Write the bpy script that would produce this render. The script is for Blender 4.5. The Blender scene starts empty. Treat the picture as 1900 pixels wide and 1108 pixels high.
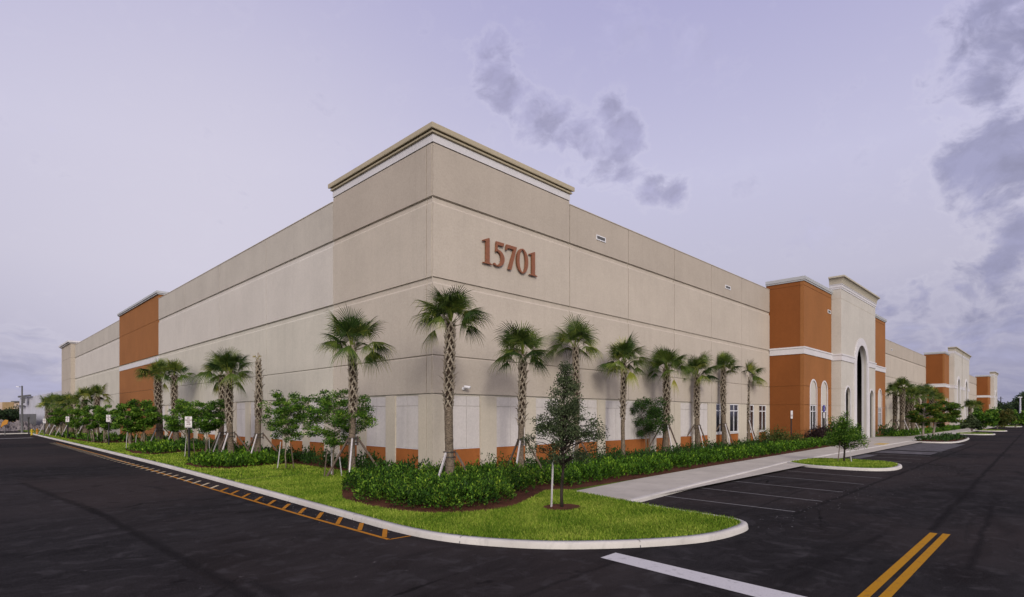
import bpy, bmesh, math, random
import numpy as np
from mathutils import Vector, Matrix
from mathutils.geometry import tessellate_polygon
random.seed(7); np.random.seed(7)
R = math.radians
scn = bpy.context.scene
col = scn.collection
# ------------------------------------------------------------------ camera, world, sun, exposure
F = 1034.0; HOR = 770.0; CX = 950.0; YAW = R(44.69)
FW = Vector((math.cos(YAW), math.sin(YAW), 0)); RT = Vector((FW.y, -FW.x, 0)); UP = Vector((0, 0, 1))
CAM = Vector((-11.76, -15.48, 2.15))
cd = bpy.data.cameras.new("camera"); cam = bpy.data.objects.new("camera", cd); col.objects.link(cam)
cd.sensor_width = 36; cd.lens = 36 * F / 1900; cd.shift_y = (HOR - 554) / 1900; cd.clip_end = 3000
cam.location = CAM; cam.rotation_euler = (R(90), 0, YAW - R(90)); scn.camera = cam
scn.view_settings.view_transform = 'Standard'; scn.view_settings.look = 'None'
scn.view_settings.exposure = 0.0; scn.view_settings.gamma = 1
SUN_AZ = YAW + math.pi + R(14); SUN_EL = R(24)
sl = bpy.data.lights.new("sun", 'SUN'); sl.energy = 1.5; sl.angle = R(10); sl.color = (1, .93, .84)
so = bpy.data.objects.new("sun", sl); col.objects.link(so)
sd = Vector((math.cos(SUN_AZ) * math.cos(SUN_EL), math.sin(SUN_AZ) * math.cos(SUN_EL), math.sin(SUN_EL)))
so.rotation_euler = sd.to_track_quat('Z', 'Y').to_euler(); so.location = (-30, -30, 40)

class NT:
    """short node-tree writer"""
    def __init__(s, nt): s.nt = nt; s.L = nt.links
    def n(s, t, **k):
        x = s.nt.nodes.new(t)
        for a, b in k.items(): setattr(x, a, b)
        return x
    def set(s, sock, v):
        if hasattr(v, 'is_output'): s.L.new(v, sock)
        elif isinstance(v, (tuple, list)) and len(v) == 3 and sock.type == 'RGBA': sock.default_value = (*v, 1)
        else: sock.default_value = v
    def m(s, op, a, b=0.0, c=0.0, clamp=False):
        x = s.n('ShaderNodeMath', operation=op); x.use_clamp = clamp
        s.set(x.inputs[0], a); s.set(x.inputs[1], b); s.set(x.inputs[2], c); return x.outputs[0]
    def v(s, op, a, b=(0, 0, 0)):
        x = s.n('ShaderNodeVectorMath', operation=op); s.set(x.inputs[0], a); s.set(x.inputs[1], b)
        return x.outputs['Value'] if op in ('DOT_PRODUCT', 'LENGTH', 'DISTANCE') else x.outputs[0]
    def mix(s, f, a, b, mode='MIX'):
        x = s.n('ShaderNodeMix', data_type='RGBA', blend_type=mode)
        s.set(x.inputs[0], f); s.set(x.inputs[6], a); s.set(x.inputs[7], b); return x.outputs[2]
    def ramp(s, f, stops, ease='LINEAR'):
        x = s.n('ShaderNodeValToRGB'); x.color_ramp.interpolation = ease; e = x.color_ramp.elements
        while len(e) < len(stops): e.new(.5)
        for i, (p, c) in enumerate(stops):
            e[i].position = p; e[i].color = (*c, 1) if isinstance(c, (tuple, list)) else (c, c, c, 1)
        s.set(x.inputs[0], f); return x.outputs[0]
    def noise(s, vec, scale=1., detail=3., rough=.5, dist=0.):
        x = s.n('ShaderNodeTexNoise'); s.set(x.inputs['Vector'], vec); x.inputs['Scale'].default_value = scale
        x.inputs['Detail'].default_value = detail; x.inputs['Roughness'].default_value = rough
        x.inputs['Distortion'].default_value = dist; return x.outputs[0]
    def scale(s, vec, sc):
        x = s.n('ShaderNodeMapping'); s.set(x.inputs[0], vec); x.inputs['Scale'].default_value = sc; return x.outputs[0]

def srgb(r, g, b):
    f = lambda c: (c / 255 / 12.92) if c <= 10 else ((c / 255 + .055) / 1.055) ** 2.4
    return (f(r), f(g), f(b))
def pdir(px, py): return (FW + RT * ((px - CX) / F) + UP * ((HOR - py) / F)).normalized()

w = bpy.data.worlds.new("World"); scn.world = w; w.use_nodes = True
W = NT(w.node_tree); w.node_tree.nodes.clear()
tc = W.n('ShaderNodeTexCoord').outputs['Generated']
sep = W.n('ShaderNodeSeparateXYZ'); W.set(sep.inputs[0], tc); ez = sep.outputs[2]
base = W.ramp(W.m('ADD', W.m('MAXIMUM', ez, 0.0), 0.0), [(0, srgb(146, 146, 174)), (.09, srgb(165, 163, 188)), (.22, srgb(194, 191, 211)),
        (.38, srgb(199, 197, 224)), (.58, srgb(177, 175, 213)), (1, srgb(145, 144, 190))])
# paler glow low in the left half, as a soft lobe in the sky
gl = W.m('POWER', W.m('MAXIMUM', W.v('DOT_PRODUCT', tc, tuple(pdir(400, 450))), 0.0), 14.0)
base = W.mix(W.m('MULTIPLY', gl, .75), base, srgb(216, 211, 226))
def lobe(px, py, rad, soft=1.0):
    d = W.v('DISTANCE', tc, tuple(pdir(px, py)))
    return W.m('SUBTRACT', 1.0, W.m('DIVIDE', d, rad), clamp=True)
def cloud(lobes, col_, amt, sc=13.0, lo=.40, hi=.85, stretch=(1, 1, 1.4), gain=2.0):
    """ragged cloud built from overlapping soft lobes eaten away by fractal noise"""
    global base
    mk = None
    for l in lobes:
        x = lobe(*l); mk = x if mk is None else W.m('SMOOTH_MAX', mk, x, .12)
    warp = W.n('ShaderNodeTexNoise'); W.set(warp.inputs['Vector'], tc); warp.inputs['Scale'].default_value = 9; warp.inputs['Detail'].default_value = 4
    wv = W.v('ADD', tc, W.v('MULTIPLY', W.v('SUBTRACT', warp.outputs['Color'], (.5, .5, .5)), (.06, .06, .06)))
    nz = W.noise(W.scale(wv, stretch), sc, 9, .60, .1); nf = W.noise(W.scale(wv, stretch), sc * 3.2, 6, .6)
    v = W.m('ADD', mk, W.m('ADD', W.m('MULTIPLY', W.m('SUBTRACT', nz, .5), gain), W.m('MULTIPLY', W.m('SUBTRACT', nf, .5), .55)))
    f = W.m('MULTIPLY', W.ramp(v, [(lo, 0.0), (hi, 1.0)], 'EASE'), W.ramp(mk, [(0.0, 0.0), (.18, 1.0)]))
    c2 = W.mix(W.ramp(W.noise(W.scale(wv, stretch), sc * 1.4, 6, .6), [(.36, 0.0), (.64, 1.0)]), col_, tuple(min(1, c * 1.45) for c in col_))
    edge = W.ramp(v, [(lo - .12, 0.0), (lo + .04, 1.0), (lo + .25, 0.0)])
    base = W.mix(W.m('MULTIPLY', W.m('MULTIPLY', edge, .10 if amt > .5 else .0), W.ramp(mk, [(0.0, 0.0), (.2, 1.0)])), base, srgb(232, 228, 240))
    base = W.mix(W.m('MULTIPLY', f, amt), base, c2)
cloud([(905, 95, .045), (925, 130, .055), (945, 175, .055), (980, 215, .055), (1020, 245, .065), (1070, 270, .07), (1115, 300, .065), (1160, 325, .06), (1205, 345, .05), (1250, 362, .04), (1135, 200, .04), (1155, 235, .05), (1175, 265, .05), (1150, 285, .05), (1090, 285, .06), (1040, 262, .06), (1000, 232, .055)], srgb(146, 144, 174), .70, 15, .36, 1.15, gain=2.5)
cloud([(1880, 110, .13), (1830, 170, .10), (1880, 240, .12), (1780, 310, .08), (1850, 330, .12), (1900, 430, .10), (1860, 500, .07), (1780, 540, .09), (1870, 560, .11), (1700, 560, .06), (1650, 578, .045), (1820, 590, .06)], srgb(132, 132, 162), .80, 12, .42, 1.1, gain=2.6)
cloud([(1800, 655, .10), (1880, 660, .10), (1690, 640, .06), (60, 690, .09), (10, 680, .06)], srgb(150, 150, 178), .55, 9, .5, 1.0, (1, 1, 4))
cloud([(1180, 50, .12), (1290, 70, .08), (1500, 430, .10), (700, 330, .14), (95, 240, .03)], srgb(176, 174, 204), .35, 8, .6, 1.3)
# the after-sunset glow behind the camera, much brighter than the sky ahead
bk = W.m('MAXIMUM', W.v('DOT_PRODUCT', tc, (-FW.x * .97, -FW.y * .97, .24)), 0.0)
glow = W.mix(1.0, W.mix(W.m('POWER', bk, 3.5), (0, 0, 0), (1.0, .90, .78)), (1, 1, 1), 'MULTIPLY')
sky = W.n('ShaderNodeTexSky', sky_type='NISHITA'); sky.sun_disc = False; sky.sun_elevation = SUN_EL; sky.sun_rotation = R(90) - SUN_AZ
sky.dust_density = 4
b1 = W.n('ShaderNodeBackground'); W.set(b1.inputs[0], base); b1.inputs[1].default_value = .97
b2 = W.n('ShaderNodeBackground'); W.set(b2.inputs[0], glow); b2.inputs[1].default_value = 2.7
b3 = W.n('ShaderNodeBackground'); W.set(b3.inputs[0], sky.outputs[0]); b3.inputs[1].default_value = .004
a1 = W.n('ShaderNodeAddShader'); a2 = W.n('ShaderNodeAddShader'); wo = W.n('ShaderNodeOutputWorld')
W.L.new(b1.outputs[0], a1.inputs[0]); W.L.new(b2.outputs[0], a1.inputs[1])
W.L.new(a1.outputs[0], a2.inputs[0]); W.L.new(b3.outputs[0], a2.inputs[1]); W.L.new(a2.outputs[0], wo.inputs[0])

# ------------------------------------------------------------------ materials
def mat(name, rough=.85, spec=.3):
    m = bpy.data.materials.new(name); m.use_nodes = True; n = NT(m.node_tree)
    b = m.node_tree.nodes['Principled BSDF']; b.inputs['Roughness'].default_value = rough
    b.inputs['Specular IOR Level'].default_value = spec
    pos = n.n('ShaderNodeNewGeometry').outputs['Position']
    return m, n, b, pos
def bump(n, b, h, st, dist=.01):
    x = n.n('ShaderNodeBump'); n.set(x.inputs['Height'], h); x.inputs['Strength'].default_value = st
    x.inputs['Distance'].default_value = dist; n.L.new(x.outputs[0], b.inputs['Normal'])
def stucco(name, c, var=.10, stain=.35, rough=.9):
    m, n, b, p = mat(name, rough, .15)
    n1 = n.noise(p, .45, 4, .6); n2 = n.noise(n.scale(p, (3.2, 3.2, .14)), 1.0, 6, .62); n3 = n.noise(p, 14, 3, .6)
    d = tuple(x * (1 - var * 1.6) for x in c); l = tuple(min(1, x * (1 + var)) for x in c)
    cc = n.mix(n.ramp(n1, [(.3, 0.0), (.7, 1.0)]), d, l)
    cc = n.mix(n.m('MULTIPLY', n.ramp(n2, [(.5, 0.0), (.75, 1.0)]), stain), cc, tuple(x * .72 for x in c))
    cc = n.mix(n.m('MULTIPLY', n.ramp(n3, [(.35, 1.0), (.6, 0.0)]), .22), cc, tuple(x * .6 for x in c))
    cc = n.mix(n.m('MULTIPLY', n.ramp(n.noise(p, 4.5, 5, .7), [(.45, 0.0), (.68, 1.0)]), .18), cc, tuple(min(1, x * 1.22) for x in c))
    n.set(b.inputs['Base Color'], cc); bump(n, b, n.noise(p, 60, 3, .6), .35, .006)
    return m
def plain(name, c, rough=.6, spec=.3, var=.12, sc=6.0, metal=0.0):
    m, n, b, p = mat(name, rough, spec); b.inputs['Metallic'].default_value = metal
    n.set(b.inputs['Base Color'], n.mix(n.ramp(n.noise(p, sc, 4, .6), [(.3, 0.0), (.7, 1.0)]), tuple(x * (1 - var) for x in c), tuple(min(1, x * (1 + var)) for x in c)))
    return m
def leafmat(name, cols, trans=.25, rough=.5, spec=.4):
    trans *= .5; m, n, b, p = mat(name, rough + .1, spec * .35)
    at = n.n('ShaderNodeAttribute'); at.attribute_name = 'tint'
    f = at.outputs['Fac']; k = len(cols)
    cc = n.ramp(f, [(i / (k - 1), c) for i, c in enumerate(cols)])
    cc = n.mix(n.m('MULTIPLY', n.ramp(n.noise(p, 1.3, 3, .6), [(.35, 0.0), (.65, 1.0)]), .35), cc, cols[0])
    n.set(b.inputs['Base Color'], cc)
    t = n.n('ShaderNodeBsdfTranslucent'); n.set(t.inputs[0], cc); ms = n.n('ShaderNodeMixShader'); ms.inputs[0].default_value = trans
    n.L.new(b.outputs[0], ms.inputs[1]); n.L.new(t.outputs[0], ms.inputs[2])
    n.L.new(ms.outputs[0], m.node_tree.nodes['Material Output'].inputs[0]); return m

M = {}
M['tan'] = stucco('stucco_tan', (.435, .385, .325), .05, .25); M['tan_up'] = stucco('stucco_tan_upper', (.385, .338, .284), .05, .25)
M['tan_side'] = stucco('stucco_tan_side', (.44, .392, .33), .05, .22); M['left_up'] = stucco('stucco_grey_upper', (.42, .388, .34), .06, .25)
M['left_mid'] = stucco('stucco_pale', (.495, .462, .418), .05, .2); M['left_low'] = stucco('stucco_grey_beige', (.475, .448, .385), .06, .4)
M['cream'] = stucco('stucco_cream', (.48, .435, .355), .05, .25); M['panel'] = stucco('stucco_off_white', (.52, .49, .47), .06, .5)
M['orange'] = stucco('stucco_orange_shaded', (.19, .064, .018), .06, .15); M['orange2'] = stucco('stucco_orange_lit', (.262, .110, .038), .07, .15); M['orange_base'] = stucco('stucco_orange_base', (.29, .100, .028), .14, .35)  # same orange paint: block returns toned darker as shade, fronts lighter as lit
M['greige'] = stucco('stucco_greige', (.46, .435, .39), .05, .15); M['white'] = stucco('trim_white', (.54, .525, .535), .05, .12, .7)
M['olive'] = stucco('cornice_khaki', (.37, .32, .23), .08, .15)
M['metalcap'] = plain('parapet_flashing', (.36, .37, .38), .6, .3, .05, 2); M['cornice'] = stucco('cornice_sand', (.38, .345, .275), .06, .15)
M['frame'] = plain('window_frame_white', (.60, .60, .62), .5)
M['digits'] = plain('numeral_terracotta', (.20, .075, .034), .45, .4, .2, 9)
M['black'] = plain('black_paint', (.018, .018, .018), .45, .4); M['steel'] = plain('galvanised_steel', (.45, .45, .46), .5, .5)
M['dark'] = plain('interior_shade', (.022, .016, .013), .8)  # deep porch shade put into the colour
def glassm():
    m, n, b, p = mat('window_glass', .06, .8)
    n.set(b.inputs['Base Color'], n.mix(n.ramp(n.noise(n.scale(p, (1, 1, .4)), 1.2, 2), [(.4, 0.0), (.65, 1.0)]), (.012, .013, .018), (.05, .05, .055))); return m
M['glass'] = glassm()
def asphalt(name, c, warm, dark=.55):
    m, n, b, p = mat(name, .93, .012)
    n1 = n.noise(n.scale(p, (.55, 1.0, 1)), .75, 7, .68, 1.6); n2 = n.noise(p, 2.6, 5, .65, .6); n3 = n.noise(p, 70, 4, .8)
    cc = n.mix(n.ramp(n1, [(.35, 0.0), (.66, 1.0)]), tuple(x * dark for x in c), c)
    cc = n.mix(n.m('MULTIPLY', n.ramp(n.noise(p, .12, 3), [(.4, 0.0), (.6, 1.0)]), .7), cc, warm)
    cc = n.mix(n.m('MULTIPLY', n.ramp(n2, [(.52, 0.0), (.72, 1.0)]), .55), cc, tuple(x * 2.5 for x in c))
    cc = n.mix(n.m('MULTIPLY', n.ramp(n.noise(n.scale(p, (.25, 2.2, 1)), 1.0, 6, .7, .8), [(.55, 0.0), (.66, 1.0)]), .55), cc, tuple(x * .45 for x in c))
    # dusty scuffs and chips
    cc = n.mix(n.m('MULTIPLY', n.ramp(n.noise(p, 5.5, 6, .7), [(.66, 0.0), (.72, 1.0)]), .35), cc, (.22, .20, .20))
    # ragged tar joints: (point, direction, length, width, strength)
    for (x, y, dx, dy, ln, wd, a) in ((1.1, -13.72, 1, .022, 95, .16, .8), (1.0, -11.35, 1, .01, 42, .15, .75), (-1.8, -14.55, 1, .034, 7.5, .12, .7), (-9.25, -9.5, -.02, 1, 10, .2, .7), (-9.42, -1, -.08, 1, 9, .2, .6), (-9.0, -30, .0, 1, 22, .2, .5), (-14, -12.6, 1, -.04, 14, .12, .55), (-8.2, -11.0, 1, .06, 14, .10, .5)):
        q = math.hypot(dx, dy); dx /= q; dy /= q; rel = n.v('SUBTRACT', p, (x, y, 0))
        perp = n.m('ADD', n.v('DOT_PRODUCT', rel, (-dy, dx, 0)), n.m('MULTIPLY', n.m('SUBTRACT', n.noise(p, .9, 5, .6), .5), .25)); al = n.v('DOT_PRODUCT', rel, (dx, dy, 0))
        gate = n.m('MULTIPLY', n.m('GREATER_THAN', al, 0), n.m('LESS_THAN', al, ln))
        k = n.m('MULTIPLY', n.m('SUBTRACT', 1.0, n.m('DIVIDE', n.m('ABSOLUTE', perp), wd * .55), clamp=True), gate)
        cc = n.mix(n.m('MULTIPLY', n.m('POWER', k, .6), a), cc, tuple(v_ * .22 for v_ in c))
    # rubber arcs left by turning vehicles
    for (x, y, r, wd, a) in ((14.8, -8.2, 4.9, .22, .75), (14.8, -8.2, 6.3, .22, .75), (-12.6, 3.0, 5.2, .14, .75), (-12.6, 3.0, 6.6, .14, .7), (2.2, -6.5, 8.3, .16, .5), (26, -18, 8.5, .2, .4), (26, -18, 10.1, .2, .4), (-2, -22, 9.0, .16, .4), (-2, -22, 10.7, .16, .35)):
        d = n.m('ABSOLUTE', n.m('SUBTRACT', n.v('DISTANCE', p, (x, y, 0)), r))
        k = n.m('MULTIPLY', n.m('SUBTRACT', 1.0, n.m('DIVIDE', d, wd), clamp=True), n.ramp(n.noise(p, .4, 2), [(.46, 0.0), (.62, a)]))
        cc = n.mix(k, cc, tuple(x * .4 for x in c))
    cc = n.mix(n.m('MULTIPLY', n.ramp(n3, [(.45, 0.0), (.7, 1.0)]), .5), cc, tuple(x * 2.6 for x in c))
    cc = n.mix(n.m('MULTIPLY', n.ramp(n.noise(p, 1.8, 2, .5), [(.24, 1.0), (.30, 0.0)]), .6), cc, tuple(x * .3 for x in c))
    vo = n.n('ShaderNodeTexVoronoi', feature='DISTANCE_TO_EDGE'); n.set(vo.inputs['Vector'], n.v('ADD', n.scale(p, (.16, .16, 1)), (.3, 0, 0))); vo.inputs['Scale'].default_value = 1
    ck = n.m('MULTIPLY', n.ramp(n.m('ADD', vo.outputs['Distance'], n.m('MULTIPLY', n.m('SUBTRACT', n.noise(p, 1.2, 6, .7), .5), .05)), [(.0, .7), (.0035, 0.0)]), n.ramp(n.noise(p, .15, 2), [(.45, 0.0), (.55, 1.0)]))
    cc = n.mix(ck, cc, tuple(x * .25 for x in c))
    n.set(b.inputs['Base Color'], cc)
    n.set(b.inputs['Roughness'], n.ramp(n2, [(.3, .78), (.7, .96)]))
    bump(n, b, n.m('ADD', n.noise(p, 90, 3, .7), n.m('MULTIPLY', n1, .6)), .6, .01); return m
M['asphalt'] = asphalt('asphalt_new', (.0235, .0218, .0226), (.037, .0285, .0268), .28); M['asphalt_old'] = asphalt('asphalt_old', (.0240, .0222, .0232), (.029, .0245, .0245), .38)
M['asphalt_seam'] = plain('seam_tar', (.009, .009, .010), .7); M['asphalt_grey'] = plain('asphalt_grey', (.085, .080, .086), .85, .1, .55, 2.0); M['edge'] = plain('asphalt_edge', (.050, .046, .048), .95, .01, .5, 1.2)
def concrete(name, c, var=.12):
    m, n, b, p = mat(name, .88, .2)
    cc = n.mix(n.ramp(n.noise(p, .8, 5, .65), [(.3, 0.0), (.7, 1.0)]), tuple(x * (1 - var * 1.6) for x in c), c)
    cc = n.mix(n.m('MULTIPLY', n.ramp(n.noise(n.scale(p, (1, 3, 1)), 1.4, 5, .7, 1.0), [(.55, 0.0), (.72, 1.0)]), .45), cc, tuple(x * .55 for x in c))
    cc = n.mix(n.m('MULTIPLY', n.ramp(n.noise(p, 30, 3, .7), [(.55, 0.0), (.75, 1.0)]), .3), cc, tuple(x * .6 for x in c))
    n.set(b.inputs['Base Color'], cc); bump(n, b, n.noise(p, 70, 3, .6), .4, .006); return m
M['concrete'] = concrete('concrete_walk', (.45, .415, .36), .14); M['kerb'] = concrete('concrete_kerb', (.50, .475, .44), .14)
M['block'] = concrete('block_wall', (.13, .13, .135), .25); M['pale_conc'] = concrete('pale_tilt_panel', (.45, .45, .50), .1)
def paint(name, c, wear=.35):
    m, n, b, p = mat(name, .85, .04)
    f = n.ramp(n.noise(p, 7, 6, .72), [(.56, 0.0), (.68, 1.0)])
    cc = n.mix(n.m('MULTIPLY', f, wear), c, (.05, .045, .045)); cc = n.mix(n.m('MULTIPLY', n.ramp(n.noise(p, 40, 3), [(.5, 0.0), (.7, 1.0)]), .25), cc, tuple(x * .55 for x in c))
    n.set(b.inputs['Base Color'], cc); bump(n, b, n.noise(p, 90, 2), .5, .004); return m
M['p_white'] = paint('paint_white', (.47, .455, .455), .4); M['p_thin'] = paint('paint_white_faded', (.20, .195, .195), .8)
M['p_orange'] = paint('paint_orange', (.36, .150, .018), .5); M['p_yellow'] = paint('paint_yellow', (.36, .175, .014), .55); M['p_pale'] = paint('paint_pale_yellow', (.50, .42, .28), .5)
def soil(name, a, c2, sc):
    m, n, b, p = mat(name, .95, .1)
    v = n.n('ShaderNodeTexVoronoi'); n.set(v.inputs['Vector'], n.scale(p, (1, 1, 1))); v.inputs['Scale'].default_value = sc
    n.set(b.inputs['Base Color'], n.mix(n.noise(v.outputs['Position'], 3.0, 2), a, c2)); bump(n, b, v.outputs[0], 1.0, .03); return m
M['mulch'] = soil('mulch_red_brown', (.035, .013, .008), (.14, .055, .032), 34)
M['rubble'] = soil('rubble_grey', (.06, .05, .05), (.32, .28, .26), 1.6)
def turf():
    m, n, b, p = mat('turf', .95, .05)
    cc = n.mix(n.ramp(n.noise(p, .9, 4, .6), [(.35, 0.0), (.65, 1.0)]), (.07, .115, .014), (.15, .20, .03))
    cc = n.mix(n.m('MULTIPLY', n.ramp(n.noise(p, 22, 3, .7), [(.4, 0.0), (.65, 1.0)]), .6), cc, (.03, .06, .008))
    n.set(b.inputs['Base Color'], cc); bump(n, b, n.noise(p, 40, 4, .7), 1.0, .03); return m
M['turf'] = turf()
M['blade'] = leafmat('grass_blade', [(.040, .095, .008), (.145, .235, .018), (.38, .43, .075)], .3, .6, .2)
M['l_hedge'] = leafmat('leaf_hedge', [(.006, .020, .003), (.038, .105, .009), (.14, .26, .022), (.38, .46, .05)], .28)
M['l_fern'] = leafmat('leaf_fern', [(.010, .034, .003), (.075, .175, .012), (.27, .41, .03)], .3)
M['l_dark'] = leafmat('leaf_dark_shrub', [(.012, .035, .008), (.03, .075, .012), (.07, .13, .02)], .2)
M['l_gloss'] = leafmat('leaf_glossy_tree', [(.006, .022, .003), (.036, .105, .009), (.14, .27, .026), (.30, .40, .06)], .25, .35, .5)
M['l_oak'] = leafmat('leaf_oak', [(.016, .026, .011), (.055, .080, .034), (.17, .205, .10)], .15, .5, .35)
M['l_crape'] = leafmat('leaf_crape', [(.009, .026, .005), (.034, .085, .014), (.10, .17, .03)], .25)
M['l_purple'] = leafmat('leaf_burgundy', [(.012, .008, .008), (.030, .016, .018), (.06, .045, .035)], .15)
M['l_olive'] = leafmat('leaf_olive', [(.03, .045, .012), (.06, .09, .02), (.12, .12, .03), (.22, .13, .04)], .2)
M['l_far'] = leafmat('leaf_far_wood', [(.012, .022, .010), (.025, .045, .016), (.05, .075, .025)], .15)
M['l_poin'] = leafmat('leaf_poinciana', [(.018, .05, .008), (.045, .11, .012), (.12, .16, .02), (.28, .16, .03)], .25)
M['frond'] = leafmat('palm_frond', [(.008, .020, .005), (.036, .070, .013), (.12, .165, .028), (.36, .36, .07)], .2, .45, .4)
M['frond_y'] = leafmat('palm_frond_yellowing', [(.16, .19, .03), (.30, .30, .05), (.30, .22, .06)], .25, .55)
def bark(name, a, c2, sc=(14, 14, 2.5), st=.9):
    m, n, b, p = mat(name, .95, .1); q = n.scale(p, sc)
    n1 = n.noise(q, 1.5, 5, .65, .5); n.set(b.inputs['Base Color'], n.mix(n.ramp(n1, [(.35, 0.0), (.65, 1.0)]), a, c2)); bump(n, b, n1, st, .03); return m
M['trunk'] = bark('palm_trunk', (.055, .042, .030), (.21, .17, .125), (11, 11, 22), 1.0); M['trunk_in'] = bark('palm_trunk_inner', (.015, .010, .007), (.05, .035, .025)); M['boot'] = bark('palm_boot', (.16, .13, .095), (.40, .35, .28), (8, 8, 8), .4)
M['trunk_low'] = bark('palm_trunk_fibre', (.05, .035, .022), (.12, .09, .06))
M['bark'] = bark('grey_bark', (.12, .10, .08), (.28, .25, .21)); M['bark_dark'] = bark('dark_bark', (.015, .012, .010), (.045, .035, .03)); M['smooth_bark'] = bark('smooth_pale_bark', (.11, .09, .065), (.24, .20, .15), (6, 6, 3), .3)
M['lumber'] = bark('brace_lumber', (.30, .28, .28), (.52, .50, .50), (30, 30, 1.5), .3); M['lumber_dark'] = bark('brace_lumber_weathered', (.07, .05, .04), (.16, .125, .10), (30, 30, 1.5), .3)
M['sign_face'] = plain('sign_face', (.60, .58, .57), .4, .4, .05); M['sign_text'] = plain('sign_lettering', (.10, .04, .045), .5)
M['blue'] = plain('sign_blue', (.05, .04, .30), .4); M['hyd'] = plain('hydrant_yellow', (.40, .30, .02), .5); M['or_sign'] = plain('sign_orange', (.36, .16, .02), .5)
M['far_tan'] = stucco('far_ochre', (.27, .19, .10)); M['far_pink'] = stucco('far_pink_tan', (.42, .33, .27)); M['tac'] = plain('tactile_yellow', (.50, .33, .05), .7)

# ------------------------------------------------------------------ object helpers
def tag(o, label=None, cat=None, group=None, kind=None):
    if label: o['label'] = label
    if cat: o['category'] = cat
    if group: o['group'] = group
    if kind: o['kind'] = kind
    return o
def empty(name, loc=(0, 0, 0), rz=0., label=None, cat=None, group=None):
    o = bpy.data.objects.new(name, None); col.objects.link(o); o.location = loc; o.rotation_euler = (0, 0, rz); o.empty_display_size = .3
    return tag(o, label, cat, group)
def link(name, me, m, parent=None, smooth=False):
    if m is not None: me.materials.append(m)
    if smooth: me.polygons.foreach_set('use_smooth', [True] * len(me.polygons))
    o = bpy.data.objects.new(name, me); col.objects.link(o)
    if parent is not None: o.parent = parent
    return o
def npmesh(name, V, Fc, tint=None):
    """V (n,3); Fc (k,m) equal-sized faces"""
    V = np.asarray(V, np.float32); Fc = np.asarray(Fc, np.int32); k, m = Fc.shape
    me = bpy.data.meshes.new(name); me.vertices.add(len(V)); me.vertices.foreach_set('co', V.ravel())
    me.loops.add(k * m); me.loops.foreach_set('vertex_index', Fc.ravel()); me.polygons.add(k)
    me.polygons.foreach_set('loop_start', np.arange(0, k * m, m, dtype=np.int32))
    me.update(calc_edges=True); me.validate()
    if tint is not None:
        a = me.attributes.new('tint', 'FLOAT', 'FACE'); a.data.foreach_set('value', np.asarray(tint, np.float32))
    return me
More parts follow.
